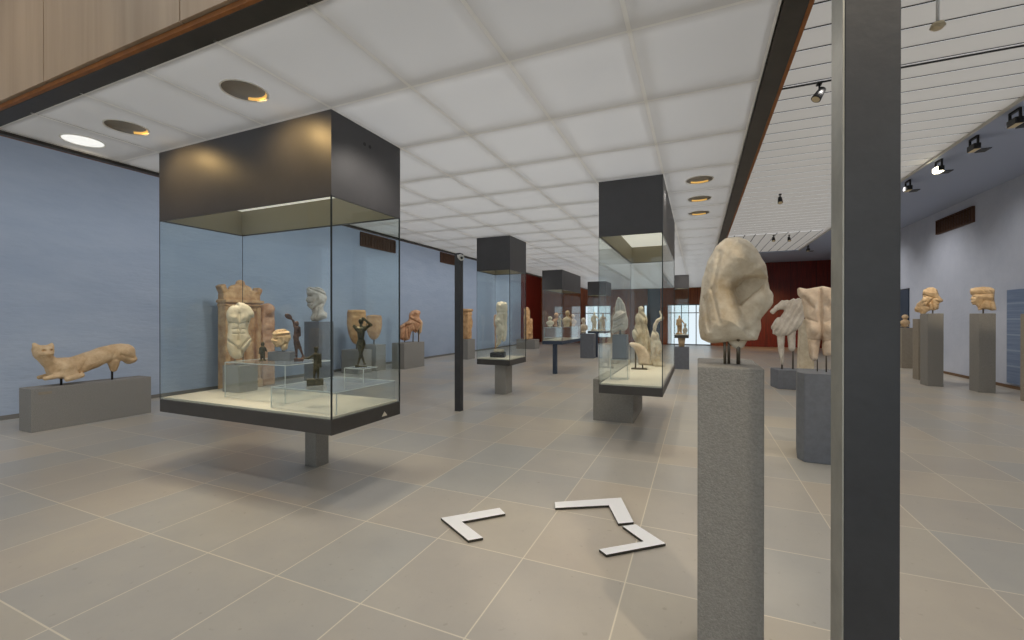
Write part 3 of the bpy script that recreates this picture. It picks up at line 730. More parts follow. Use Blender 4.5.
# --- three heads on the right
statue('bound_hair_head_sculpture', 'warm marble head in profile with rolled bound hair on the tall plinth nearest the picture', 'sculpture', 'head', M['limestone'], 5.78, 12.84, .022, 983, 314,
       [('p', tr([(650, 98), (700, 86), (780, 82), (850, 92), (880, 128), (872, 190), (896, 300), (850, 304), (800, 290), (725, 302), (718, 268), (700, 250), (668, 246), (664, 232), (654, 222), (662, 205), (650, 190), (664, 172), (664, 158), (650, 150)], 900, 280, .1074), 0, 8, 5.5), ('e', 985, 296, 0, 7, 9.5, 6), ('e', 977, 300, -1, 3.5, 8.5, 5.5),
        ('g', 971, 296.4, 994, 296, .8, 1.6), ('g', 971, 293, 993, 292.3, 1.6, -1.2), ('g', 978, 298.5, 992, 300, 1.3, -1.4), ('g', 984, 302.5, 993, 303.5, 1.2, 1.5), ('g', 983, 303, 979.5, 309.5, 1.0, 1.8), ('d', 974.2, 299.3, 1.5, .8, 1.8), ('g', 971, 305, 974.6, 304.5, .5, 1.0), ('g', 989, 303, 991, 312, .8, 1.6), ('d', 983.5, 301, 1.0, 1.6, -1.2), ('g', 980, 289.5, 986, 295, .5, .8), ('g', 986, 289.5, 991, 295, .5, .8), ('d', 984, 309, 2, 3.5, 1.5)],
       rods=((983, 308, .014),), zfoot=1.721, k=1.2, N=80, amp=.3, nsc=.5)
statue('bearded_head_sculpture', 'warm marble bearded head with cap on the tall grey plinth just right of the column', 'sculpture', 'head', M['limestone'], 5.2, 13.6, .0242, 930, 314,
       [('p', tr([(200, 112), (240, 90), (290, 88), (328, 110), (345, 165), (387, 214), (375, 226), (347, 232), (342, 290), (300, 303), (262, 298), (250, 262), (216, 262), (200, 240), (192, 225), (184, 205), (196, 178), (192, 150)], 900, 280, .1074), 0, 7, 5), ('e', 929, 297.5, 0, 6, 8, 6),
        ('g', 922, 297, 935, 301, .8, 1.4), ('g', 922, 294, 934, 296, 1.3, -1.0), ('d', 923.4, 299.2, 1.5, .8, 1.6), ('g', 921.5, 304.2, 925, 303.8, .5, 1.0), ('g', 926, 307, 931, 301, .8, 1.5), ('g', 934, 301, 938, 304, 1, -1), ('d', 924, 306.5, 2.4, 1.6, -1.2), ('g', 930, 303, 932, 311, .8, 1.6)],
       rods=((931, 308, .014),), zfoot=1.731, k=1.1, N=70, amp=.4, nsc=.55)
statue('curly_head_fragment', 'smaller curly stone head on the beige plinth, behind and left of the bearded head', 'sculpture', 'head', M['limestone'], 5.42, 14.82, .0265, 917.5, 320,
       [('p', tr([(185, 195), (215, 240), (265, 275), (262, 300), (225, 320), (200, 360), (180, 358), (165, 322), (118, 312), (114, 285), (138, 245)], 900, 280, .1074), 0, 5.5, 4.2),
        ('d', 915, 306, 1.2, 1.2, -1.2), ('d', 918.5, 304.5, 1.2, 1.2, -1.2), ('d', 921.5, 307, 1.2, 1.2, -1.2), ('d', 914, 311, 1.2, 1.2, -1.2), ('d', 920, 311.5, 1.2, 1.2, -1.2), ('d', 917, 308.6, .9, .9, 1.4)], rods=((918.5, 317, .014),), zfoot=1.601, k=1, N=50, amp=.6, nsc=.9)

# --- left wall pieces
def relief(name, label, m, prims, loc, N=100, k=.03, amp=.008, nsc=9, cat='relief'):
    me = sdf_mesh(name, prims, k, N, amp, nsc); return tag(link(name, me, m, None, (loc[0], loc[1], loc[2]-min(v.co.z for v in me.vertices)), PI/2, True), label, cat)
relief('gabled_stele', 'tall orange stone gabled relief slab against the blue wall, behind the pale torso', M['sandstone'],
       [('b', 0, .05, 1.08, .46, .11, 1.08), ('Hb', 0, .0, 1.98, .50, .17, .035), ('Hb', 0, .01, 1.90, .48, .15, .03), ('Hb', 0, .03, 2.14, .47, .10, .1), ('Hb', -.46, .02, 2.26, .06, .11, .08, 25), ('Hb', .44, .02, 2.24, .06, .11, .07, -25), ('He', 0, .02, 2.26, .30, .10, .12), ('He', 0, .02, 2.38, .11, .09, .10),
        ('Sb', 0, -.06, .98, .36, .08, .78), ('Se', 0, -.05, 1.72, .35, .07, .1), ('Hb', -.40, -.08, 1.0, .055, .04, .86), ('Hb', .40, -.08, 1.0, .055, .04, .86), ('Hb', 0, -.03, .1, .46, .12, .1),
        ('Hc', -.1, -.02, 1.15, .13, -.1, -.02, .5, .15), ('He', -.08, -.03, 1.42, .09, .08, .11), ('Hc', .17, -.02, 1.0, .1, .17, -.02, .35, .12), ('He', .17, -.03, 1.2, .075, .07, .09), ('Hc', .0, -.05, .95, .05, .22, -.05, .8, .04)],
       (-9.52, 6.57, .004), N=120)
for v in bpy.data.objects['gabled_stele'].data.vertices: v.co.x *= .92
relief('arched_stele', 'reddish stone slab with an arched top just right of the gabled slab', M['redstone'],
       [('b', 0, 0, .78, .16, .08, .78), ('Hc', 0, -.04, 1.82, .15, 0, .04, 1.82, .15), ('b', 0, 0, 1.65, .155, .08, .2), ('Sb', 0, -.1, 1.25, .1, .05, .1), ('Sb', 0, -.1, .95, .1, .05, .1), ('Sb', 0, -.1, 1.55, .1, .05, .1), ('He', -.05, -.07, 1.75, .05, .05, .08), ('He', .06, -.07, 1.72, .05, .05, .08)],
       (-9.55, 7.23, .004), N=80)
statue('bearded_portrait_head_sculpture', 'large grey marble head facing left on the tall dark plinth by the blue wall', 'sculpture', 'head', M['marble_grey'], -9.10, 8.32, .0258, 315, 323,
       [('p', tr([(183, 60), (200, 52), (250, 54), (282, 75), (294, 110), (283, 138), (272, 160), (277, 180), (295, 192), (293, 218), (240, 236), (208, 233), (203, 215), (215, 192), (210, 172), (196, 162), (186, 150), (188, 138), (178, 124), (188, 102), (183, 85)], 270, 280, .1877), 0, 8.5, 6), ('e', 316, 296, 0, 7, 9.5, 6),
        ('d', 307.6, 299, 1.9, 1.0, 2.4), ('g', 305, 306, 310, 305.5, .7, 1.6), ('g', 306, 296, 312, 296, 1.2, -1.2), ('g', 308, 292, 324, 298, .8, 1.6), ('d', 317, 301, 1.5, 2.4, -1.8), ('g', 311, 312, 320, 306, 1.2, 2.2), ('g', 310, 290, 323, 294, .6, 1.2), ('g', 314, 303, 309, 309, 1.0, 1.2), ('g', 316, 311, 314, 320, .9, 1.4)],
       rods=((315, 316, .02),), zfoot=1.531, k=1.2, N=80, amp=.35, nsc=.45)
statue('rounded_slab_sculpture', 'larger orange rounded stone slab with flat top behind the tall bronze', 'sculpture', 'slab', M['sandstone'], -9.32, 9.97, .0297, 357, 347,
       [('e', 357, 322, 0, 9.8, 5, 24.5), ('Ih', 0, -1, 0, 35), ('He', 357, 314, -1, 9, 4.5, 2.2), ('Se', 357, 318, -6, 6, 2, 2)], rods=((357, 340, .02),), zfoot=.691, k=1, N=60, amp=.25, nsc=.35)
statue('rounded_slab_sculpture', 'smaller orange rounded stone slab right of the larger one', 'sculpture', 'slab', M['sandstone'], -9.32, 10.72, .0313, 373.5, 343,
       [('e', 373.5, 325, 0, 8.2, 4.5, 17), ('Ih', 0, -1, 0, 25.6), ('He', 373.5, 318.6, -1, 7, 4, 1.8)], rods=((373.5, 338, .02),), zfoot=.801, k=1, N=60, amp=.25, nsc=.35)
statue('red_stone_group', 'red stone fragment of a seated group on the grey plinth by the blue wall', 'sculpture', 'figure_group', M['redstone'], -8.77, 11.8, .0331, 409, 342,
       [('p', tr([(510, 228), (560, 195), (583, 180), (588, 130), (610, 105), (650, 95), (682, 110), (670, 150), (690, 200), (668, 245), (640, 285), (622, 262), (602, 275), (592, 330), (550, 342), (513, 330), (522, 272)], 335, 300, .125), 0, 5.5, 4),
        ('d', 412.5, 318, 1.5, 1.2, 2), ('g', 405, 327, 403.5, 341, .9, 1.8), ('g', 400, 331, 410, 326, .9, 1.6), ('d', 409, 325, 1.8, 1.5, -1.5), ('g', 410, 321, 418, 325, .8, 1.6), ('d', 416, 315, 1.5, 1.5, -1.2), ('d', 400.5, 335, 1.8, 3, -1.2), ('g', 413, 326, 415, 333, .7, 1.4), ('g', 407, 330, 408, 340, .6, 1.3)],
       rods=((404, 338, .018), (412.5, 326, .018), (418, 326, .018)), zfoot=.831, k=1.2, N=80, amp=.6, nsc=.4)
sculpt('pale_figure_fragment', M['limestone'], None, -8.68, 12.24, .0333, 419.3, 337.5, [('c', 419.5, 326, 0, 2.9, 418.8, 333.8, 0, 2.6), ('e', 419.6, 324.6, 0, 2.3, 2.3, 2.6), ('c', 418.6, 333, 0, .6, 418.6, 344, 0, .6)], 1, 40, .2, .6,
       rest=.831, label='small pale torso fragment at the right end of the red stone group', cat='sculpture')
relief('pillar_relief', 'small orange stone pillar on a plinth right behind the slim post', M['sandstone'],
       [('b', 0, 0, .55, .17, .12, .55), ('Hb', 0, 0, 1.16, .22, .16, .05), ('Hb', 0, 0, .98, .19, .14, .03), ('He', .17, -.05, .62, .1, .1, .25)], (-8.52, 15.25, .792), N=60)
relief('broken_relief_slab', 'broken stepped orange relief slab on a far plinth before the red wall', M['sandstone'],
       [('b', -.2, 0, .8, .22, .1, .8), ('Hb', .22, 0, .55, .22, .1, .55), ('He', -.2, -.1, .9, .12, .08, .35), ('He', .2, -.1, .6, .12, .08, .3), ('Hc', -.2, 0, 1.6, .12, -.15, 0, 1.62, .1), ('He', -.1, -.1, .3, .18, .08, .1), ('Se', 0, -.12, .75, .05, .07, .3)], (-8.4, 21.75, .503), N=70, amp=.02, nsc=6)

# --- inside the big case
o = plinth(-4.94, -4.665, 3.19, 3.42, 1.0, M['plinth'], 'grey stone block inside the big case under the pale torso', 'stone_block', 'block')
for v in o.data.vertices: v.co.z = v.co.z*.298
o.location.z = .777
statue('male_torso', 'pale marble male torso on the grey block inside the big case', 'sculpture', 'torso', M['marble_pale'], -4.80, 3.3, .01139, 241, 363,
       [('p', tr([(108, 166), (125, 150), (148, 152), (185, 170), (208, 205), (206, 228), (190, 230), (180, 262), (174, 285), (177, 310), (194, 342), (184, 372), (157, 396), (152, 432), (125, 440), (100, 438), (82, 420), (70, 390), (66, 340), (74, 290), (72, 255), (64, 225), (66, 200), (76, 178), (92, 168)], 215, 275, .1952), 0, 7, 5.5), ('e', 240, 322, 0, 7, 8, 8), ('e', 238, 347, 0, 7, 8, 6),
        ('g', 240.5, 315, 240, 342, .9, 1.6), ('g', 231, 324.6, 239, 325.6, .8, 1.7), ('g', 241.5, 325.6, 249, 324, .8, 1.7), ('d', 235, 319.5, 3.4, 2.8, -1.6), ('d', 246, 319.5, 3.4, 2.8, -1.6), ('g', 234, 331, 246, 331, .5, 1.0), ('g', 234, 335.6, 246, 335.6, .5, 1.0), ('g', 229, 342, 239.5, 350, 1.0, 2.2), ('g', 250, 341, 241, 350, 1.0, 2.2), ('g', 242, 351, 245, 358, 1.3, 2.0), ('d', 246, 350, 3, 3, -1.2), ('g', 249, 321.5, 248, 328, .8, 1.6), ('d', 238.5, 307.5, 1.6, 1.2, 1.2)],
       rods=((236, 356, .006), (244, 348, .006)), zfoot=1.075, k=1.6, N=90, amp=.2, nsc=.35)
tag(box('stone_block', -.125, .125, -.06, .06, 0, .095, M['plinth_dark'], None, .004, (-4.2, 3.36, 1.146), YAW), 'dark flat block inside the big case under the small stone head', 'block')
statue('small_stone_head_sculpture', 'small cream stone head without body on a dark block inside the big case', 'sculpture', 'head', M['limestone'], -4.22, 3.36, .011, 278, 352.5,
       [('p', tr([(272, 300), (290, 283), (330, 279), (353, 295), (360, 322), (346, 345), (344, 368), (330, 380), (316, 376), (310, 362), (288, 362), (277, 345), (268, 330), (277, 316)], 210, 270, .2187), 0, 8, 5.5), ('e', 281, 339, 0, 5.5, 9, 6),
        ('d', 273.4, 341, 1.6, .9, 2), ('g', 272, 337.8, 286, 336.5, .7, 1.4), ('g', 271, 347, 275, 346.8, .5, 1.2), ('d', 281, 342.5, 1.3, 2, -1.4), ('g', 276, 333.5, 284, 333, .6, 1), ('g', 277, 350, 283, 345, .9, 1.5), ('g', 274, 335.6, 287, 334.5, .5, -1)],
       rods=((280, 346, .006),), zfoot=1.242, k=1.2, N=70, amp=.3, nsc=.5)

def bronze(name, label, m, X, Y, s, cx, by, prims, cat='figurine', **kw):
    return sculpt(name, m, None, X, Y, s, cx, by, prims, kw.get('k', 1), kw.get('N', 80), kw.get('amp', .12), kw.get('nsc', .8), label=label, cat=cat, rest=kw.get('rest'))
bronze('dancing_figurine', 'brown bronze dancer holding up a round disc inside the big case', M['bronze_brown'], -3.885, 3.3, .0106, 300, 362,
       [('e', 299, 324, 0, 2.3, 2.3, 2.7), ('c', 299, 329, 0, 3.0, 298.4, 335, 0, 2.5), ('c', 298.2, 337, 0, 3.1, 298.4, 343, 0, 2.5), ('c', 298, 343, 0, 2.3, 298.6, 354, .5, 1.2), ('c', 299.6, 342, 0, 2.3, 302, 348, 0, 1.6), ('c', 302, 348, 0, 1.5, 305, 356, 0, .9), ('c', 305, 356, 0, .9, 306.5, 357.6, -1, .8),
        ('c', 297, 327, 0, 1.5, 295.5, 321.5, 0, 1.1), ('c', 295.5, 321.5, 0, 1.1, 293.4, 319, 0, .9), ('He', 290.6, 316.8, 0, 4.2, 1.1, 2.7, 30), ('c', 301.6, 328, 0, 1.3, 302, 336, -1, 1.0), ('He', 298.5, 355.5, -.8, 1.6, 1.2, .9), ('b', 301, 360, 0, 5, 3, 1.7, 0, .5), ('c', 304.5, 357, 0, .9, 303.5, 360, 0, .9), ('c', 298.4, 355, 0, .9, 299, 359, 0, .9)], k=.9, rest=1.148)
bronze('warrior_figurine', 'small dark bronze figure with one arm stretched out, lowest in the big case', M['bronze'], -3.33, 3.02, .0095, 314.5, 388,
       [('e', 315.3, 352.5, 0, 2.3, 2.3, 2.8), ('He', 315.3, 350.6, 0, 2.6, 2.6, 1.1), ('c', 315.5, 358.5, 0, 3.3, 315.8, 364, 0, 2.7), ('c', 315.6, 367, 0, 3.1, 315.8, 369, 0, 2.9), ('c', 314.3, 370, 0, 1.9, 313.4, 380, 0, 1.1), ('c', 317.2, 370, 0, 1.9, 317.6, 380, 0, 1.1),
        ('c', 312.6, 358, 0, 1.2, 308, 360.8, -1, 1), ('c', 308, 360.8, -1, 1, 303.8, 360.6, -1, .9), ('c', 318.5, 358, 0, 1.3, 320, 366, 0, 1.1), ('c', 319.5, 358, 2, 1.6, 320, 370, 2, 1.2), ('b', 314.5, 384.6, 0, 8.4, 4.5, 3.2, 0, .3)], k=.8, rest=.971)
bronze('athlete_figurine', 'tallest dark bronze nude with one arm bent over the head, right in the big case', M['bronze'], -3.12, 3.4, .0101, 361, 370,
       [('e', 361, 325, 0, 2.6, 2.7, 3.1), ('c', 361, 328, 0, 1.5, 361, 331, 0, 1.6), ('c', 358.2, 333.5, 0, 2.6, 364.4, 332.5, 0, 2.6), ('c', 361, 335, 0, 4.1, 360.8, 342, 0, 3.2), ('e', 361, 346, 0, 4.3, 3.4, 3.6),
        ('c', 365.4, 332, 0, 1.7, 371, 328.8, -1, 1.3), ('c', 371, 328.8, -1, 1.3, 363, 322, -1, 1.1), ('c', 356.6, 333, 0, 1.8, 354.2, 330, 0, 1.6), ('c', 359, 348, 0, 2.6, 360.6, 357.5, -1, 1.6), ('c', 360.6, 357.5, -1, 1.6, 358, 367.5, 0, 1), ('c', 363, 348, 0, 2.6, 361, 357.5, 1, 1.6), ('c', 361, 357.5, 1, 1.6, 364, 366.5, .5, 1),
        ('He', 356.8, 369, -1.2, 2.4, 1.3, .9), ('He', 364.6, 367.6, -1, 1.6, 1.2, 1), ('b', 361, 370.2, 0, 6, 3, .6, 0, .2)], k=.9, N=100, rest=1.113)
bronze('tiny_figurine', 'tiny dark bronze figure left of the small stone head in the big case', M['bronze'], -4.25, 3.17, .0109, 268.8, 361.8,
       [('e', 268.8, 345, 0, 1.9, 1.9, 2.2), ('c', 268.8, 349.5, 0, 2.6, 268.8, 354, 0, 2.2), ('c', 267.8, 355, 0, 1.5, 267.4, 360, 0, .9), ('c', 269.8, 355, 0, 1.5, 270.2, 360, 0, .9), ('c', 266.4, 349, 0, 1, 265.6, 354, 0, .9), ('c', 271.2, 349, 0, 1, 272.6, 352, 0, .8), ('b', 268.8, 361.2, 0, 3.6, 2.4, .6, 0, .2)], k=.7, N=50, rest=1.148)

# --- inside case 3
tag(box('statue_base', -.16, .16, -.14, .14, 0, .1, M['black'], None, .006, (-4.07, 8.68, .756), .3), 'black block inside the narrow case under the pale statue', 'base')
sculpt('draped_marble_statue', M['marble_pale'], None, -4.06, 8.7, .0222, 499.5, 354, [('p', tr([(158, 97), (172, 84), (205, 80), (250, 90), (259, 130), (256, 230), (250, 280), (256, 330), (250, 380), (240, 440), (215, 452), (206, 420), (196, 470), (160, 500), (148, 492), (158, 440), (166, 400), (150, 360), (155, 310), (143, 270), (146, 235), (160, 200), (154, 150)], 480, 295, .1093), 0, 4.4, 3.2), ('e', 502, 308, -1, 3.4, 4.6, 3.4), ('e', 499.5, 323.5, -2, 3, 4.2, 3.4), ('e', 502.5, 332, -1.5, 3.6, 4.6, 4.4), ('b', 499.5, 353, 0, 5.2, 4, 1.4, 0, .5),
        ('g', 496, 314.5, 508, 314.5, .8, 1.6), ('d', 496.5, 328.5, 1.8, 1.2, 1.8), ('g', 500.5, 337, 499.5, 350, .9, 2), ('g', 504, 334, 503, 345, .6, 1.2), ('g', 496, 321, 502, 327, .7, 1.4), ('d', 500, 308, 1.6, 1.4, -1.4), ('g', 504, 317, 504.5, 327, .9, 1.4), ('d', 498, 323, 2, 1.8, -1.2)],
       1.2, 80, .5, .6, rest=.857, label='pale marble two-tier statue fragment inside the narrow case', cat='sculpture')
sculpt('orange_stone_fragment', M['redstone'], None, -4.22, 8.86, .0225, 495, 359, [('c', 495.2, 319, 0, 1.9, 495, 327, 0, 2.1), ('c', 495, 327, 0, 1.2, 495.2, 357.4, 0, .9), ('b', 495.2, 358, 0, 2, 2, .9, 0, .2)], 1, 50, .2, .6, rest=.756, label='orange stone fragment on a thin support behind the pale statue in the narrow case', cat='sculpture')

# --- inside case 2
acrylic('clear acrylic riser in the middle case under the grey block of the helmeted head', -1.09, -.86, 5.93, 6.17, .781, 1.05)
o = plinth(-1.07, -.88, 5.95, 6.14, 1, M['plinth_dark'], 'grey block in the middle case under the helmeted head', 'stone_block', 'block')
o.location.z = 1.051
for v in o.data.vertices: v.co.z *= .335
statue('helmeted_head_sculpture', 'marble helmeted head with a tall pointed crest inside the middle case', 'sculpture', 'head', M['marble_grey'], -.975, 6.03, .0137, 620, 336,
       [('p', tr([(53, 212), (72, 172), (110, 160), (150, 180), (163, 228), (160, 282), (142, 304), (104, 300), (50, 330), (44, 300), (52, 270)], 605, 290, .1406), 0, 7, 5), ('Hp', tr([(70, 185), (73, 110), (92, 62), (116, 82), (142, 128), (152, 195)], 605, 290, .1406), 0, 2.2, 1.6), ('e', 620, 321, 0, 5.5, 8, 5.5),
        ('g', 612.5, 324, 627, 317, .9, 1.9), ('g', 613, 331, 621, 326.5, .7, 1.4), ('d', 615, 327, 1.3, .8, 1.8), ('g', 613.5, 321, 625, 314.5, .7, -1.2), ('d', 623.5, 326, 1.2, 1.6, -1.2), ('g', 618, 313, 617.4, 302, .4, .7), ('g', 621, 313, 620.5, 304, .4, .7)], rods=((620, 330, .014),), zfoot=1.388, k=1.0, N=90, amp=.25, nsc=.4)
sculpt('draped_woman_statue', M['marble'], None, -.88, 8.06, .0181, 641, 364, [('p', tr([(214, 158), (216, 118), (232, 110), (250, 122), (250, 150), (268, 190), (272, 240), (292, 300), (302, 350), (304, 500), (228, 515), (215, 400), (200, 382), (172, 332), (168, 296), (186, 266), (195, 240), (188, 202), (200, 168)], 605, 290, .1406), 0, 4.6, 3.4), ('e', 640, 320, -1, 4, 5, 6), ('e', 634.5, 333, -2.5, 4, 4, 5), ('b', 642.5, 361.5, 0, 7, 5, 2, 0, 1),
        ('g', 641, 316, 646, 350, .7, 1.4), ('g', 637, 322, 639.5, 334, .8, 1.5), ('g', 643, 328, 642, 356, .7, 1.4), ('g', 632, 329, 638, 341, .7, 1.4), ('g', 646, 332, 646, 358, .6, 1.3), ('g', 637, 313, 642, 318, .7, 1.2), ('d', 635.2, 324.5, .9, .9, 1.6), ('g', 639, 344, 638, 358, .7, 1.4), ('d', 634, 336, 2.6, 3, -1.2)],
       1.8, 80, .35, .4, (.25, 1.5, .9, .3), rest=.78, label='draped standing figure in the centre of the middle case', cat='statue')
t = statue('curved_arm_fragment', 'smooth curved marble arm fragment on a steel mount at the front of the middle case', 'sculpture', 'arm', M['marble_pink'], -.87, 7.3, .0166, 639, 365,
       [('p', tr([(166, 394), (182, 385), (205, 385), (242, 395), (287, 430), (314, 482), (308, 540), (233, 540), (228, 482), (203, 430), (175, 408)], 605, 290, .1406), 0, 3.6, 3.2), ('e', 640, 351, 0, 5, 3.8, 3.6)], rods=((635, 349, .012), (642, 360, .01)), zfoot=.799, k=1.5, N=60, amp=.15, nsc=.4)
box('mount_plate', -.13, .12, -.07, .07, -.018, 0, M['rod'], t, .002)
sculpt('twisting_figure_statue', M['marble'], None, -.62, 7.9, .0176, 655.5, 364.5, [('p', tr([(360, 142), (368, 140), (380, 170), (400, 192), (390, 207), (362, 217), (347, 242), (338, 290), (362, 330), (387, 400), (385, 520), (303, 520), (308, 420), (298, 340), (313, 290), (320, 240), (343, 200), (372, 186)], 605, 290, .1406), 0, 4, 2.8), ('e', 652.5, 335, -.5, 3.2, 4.6, 5), ('e', 655, 350, -.5, 4, 5, 6), ('b', 655.5, 362.3, 0, 6.2, 4.5, 2, 0, 1),
        ('d', 651.5, 338, 1.8, 1.6, 1.6), ('d', 657, 347, 1.6, 2.6, 1.8), ('g', 650, 328, 656, 340, .7, 1.4), ('g', 653, 343, 652, 358, .7, 1.5), ('g', 658, 350, 658.5, 360, .6, 1.4), ('g', 650.5, 331, 655, 330, .6, 1.2), ('d', 654, 353, 1.4, 2, -1.4), ('d', 651, 346, 1.4, 1.6, -1.4)],
       1.3, 80, .5, .5, rest=.78, label='twisting marble figure with a raised arm at the right of the middle case', cat='statue')

# --- small busts and figures of the far cases
def bust(h, w, kind, seed):
    r = random.Random(seed); j = lambda a: a*(1+.15*(r.random()-.5))
    if kind == 'bust':
        return [('e', 0, 0, h*.80, w*.28, w*.3, h*.19), ('c', 0, 0, h*.66, w*.15, 0, 0, h*.5, w*.17), ('e', 0, 0, h*.32, w*.5, w*.3, j(h*.26)), ('c', 0, 0, h*.3, w*.3, 0, 0, h*.06, w*.2), ('b', 0, 0, h*.035, w*.3, w*.28, h*.035)]
    if kind == 'torso':
        return [('e', 0, 0, h*.62, w*.5, w*.32, h*.3), ('e', 0, 0, h*.3, w*.4, w*.3, h*.26), ('c', 0, 0, h*.9, w*.14, 0, 0, h*.8, w*.2), ('b', 0, 0, h*.04, w*.34, w*.28, h*.04)]
    return [('e', 0, 0, h*.91, h*.06, h*.065, h*.08), ('c', 0, 0, h*.8, h*.04, 0, 0, h*.72, h*.08), ('c', 0, 0, h*.74, h*.11, 0, 0, h*.52, h*.085), ('c', -h*.05, 0, h*.48, h*.075, -h*.06, 0, h*.1, h*.04), ('c', h*.05, 0, h*.48, h*.075, h*.07, -h*.03, h*.1, h*.04), ('c', -h*.12, 0, h*.74, h*.04, -h*.17, -h*.03, j(h*.5), h*.03), ('c', h*.12, 0, h*.74, h*.04, h*.2, -h*.06, j(h*.58), h*.03), ('b', 0, 0, h*.03, h*.16, h*.12, h*.03)]
def small(name, label, m, x, y, z, h, w, kind, seed, cat, group=None, rz=YAW):
    me = sdf_mesh(name, bust(h, w, kind, seed), h*.05, 42, h*.018, 5/h); return tag(link(name, me, m, None, (x, y, z+.002-min(v.co.z for v in me.vertices)), rz, True), label, cat, group)
Z4 = 1.35
for a in ((('stone_bust', 'squat pale bust, leftmost in the far case of busts', M['marble_pale'], -4.05, 12.3, .30, .24, 'bust')),
          (('stone_bust', 'taller brown stone bust, second from left in the far case', M['redstone'], -4.03, 12.85, .42, .26, 'bust')),
          (('bronze_bust', 'small greenish bust third from left in the far case', M['plinth_dark'], -3.86, 12.62, .28, .16, 'torso')),
          (('stone_figurine', 'slender pale figurine beside the glass corner of the far case', M['marble'], -3.74, 12.25, .34, .14, 'figure')),
          (('stone_bust', 'brown bust just right of the near glass corner in the far case', M['limestone'], -3.8, 13.3, .50, .28, 'bust')),
          (('marble_torso', 'bright white small torso in the right half of the far case', M['marble_pale'], -3.76, 13.05, .32, .26, 'torso')),
          (('stone_bust', 'small reddish bust rightmost in the far case', M['sandstone'], -3.75, 13.75, .38, .26, 'bust'))):
    small(a[0], a[1], a[2], a[3], a[4], Z4, a[5], a[6], a[7], hash(a[1]) % 97 if False else len(a[1]), 'sculpture', 'busts and figures in the far case')
for a in (('stone_figurine', 'pale figurine at the left of the distant case by the window', M['marble_pale'], -4.05, 18.3, .80, .3, 'figure'),
          ('stone_figurine', 'white leaning figurine in the middle of the distant case by the window', M['marble_grey'], -3.96, 18.95, .50, .3, 'figure'),
          ('stone_figurine', 'brown tall figurine at the right of the distant case by the window', M['limestone'], -3.72, 18.5, .74, .24, 'figure')):
    small(a[0], a[1], a[2], a[3], a[4], 1.102, a[5], a[6], a[7], len(a[1]), 'figurine', 'figures in the distant case')
small('stone_figurine', 'taller figure of the pair in the slim distant case', M['sandstone'], -.54, 14.98, 1.102, .62, .3, 'figure', 3, 'figurine')
small('stone_figurine', 'shorter figure of the pair in the slim distant case', M['marble_pink'], -.37, 14.88, 1.102, .36, .16, 'bust', 5, 'figurine')
small('stone_bust', 'lone warm stone bust on the blue-grey block beside the distant case', M['marble'], -4.32, 17.5, 1.003, .62, .36, 'bust', 8, 'sculpture')
small('stone_bust', 'small stone head on the distant beige plinth by the right wall', M['limestone'], 6.25, 18.1, 1.312, .4, .3, 'bust', 9, 'sculpture')

# ================================================================== PICTURE ON THE RIGHT WALL
t = empty('wall_picture', 'tall blue striped picture panel on the pale right wall at the edge of view', 'picture', (XR-.03, 13.3, 0))
box('panel', -.012, .028, -.5, .5, .12, 2.27, M['poster'], t)
bm = bmesh.new()
for z in (.5, .86, 1.22, 1.58, 1.94): add_box(bm, -.016, -.012, -.49, .49, z, z+.035)
bm_obj('printed_band', bm, mat('poster_band', srgb(150, 166, 190), .6), t)
t = empty('wall_picture', 'narrow dark picture panel on the right wall close beside the dark column', 'picture', (XR-.03, 19.4, 0))
box('panel', -.012, .028, -.45, .45, 1.21, 2.62, M['blue_grey_dark'], t)
box('panel_frame', -.014, .0285, -.46, .46, 2.62, 2.65, M['black'], t)

# ================================================================== VIEWER ARROWS
def marker(pts, label, z1=.022):  # navigation arrows of the viewer overlay, added as thin floor slabs
    cx = sum(p[0] for p in pts)/6; cy = sum(p[1] for p in pts)/6; bm = bmesh.new()
    lo = [bm.verts.new((x-cx, y-cy, .004)) for x, y in pts]; hi = [bm.verts.new((x-cx, y-cy, z1)) for x, y in pts]
    ft = bm.faces.new(hi); fb = bm.faces.new(lo[::-1])
    for i in range(6):
        f = bm.faces.new((lo[i], lo[(i+1) % 6], hi[(i+1) % 6], hi[i])); f.material_index = 1
    bmesh.ops.recalc_face_normals(bm, faces=bm.faces)
    return tag(bm_obj('viewer_arrow', bm, [M['white_plain'], M['marker_shadow_side']], None, (cx, cy, 0)), label, 'floor marker', 'white viewer arrows on the floor')
marker([(-1.87, 2.92), (-1.52, 3.27), (-1.43, 3.19), (-1.685, 2.93), (-1.42, 2.775), (-1.50, 2.70)], 'white viewer arrow on the floor pointing left, leftmost of three')
marker([(-1.13, 3.56), (-.62, 3.88), (-.455, 3.45), (-.56, 3.38), (-.69, 3.68), (-1.09, 3.45)], 'white viewer arrow on the floor pointing away, rearmost of three')
marker([(-.525, 3.35), (-.435, 3.42), (-.205, 3.21), (-.56, 2.90), (-.62, 2.95), (-.35, 3.18)], 'white viewer arrow on the floor pointing right, just left of the foreground pedestal')

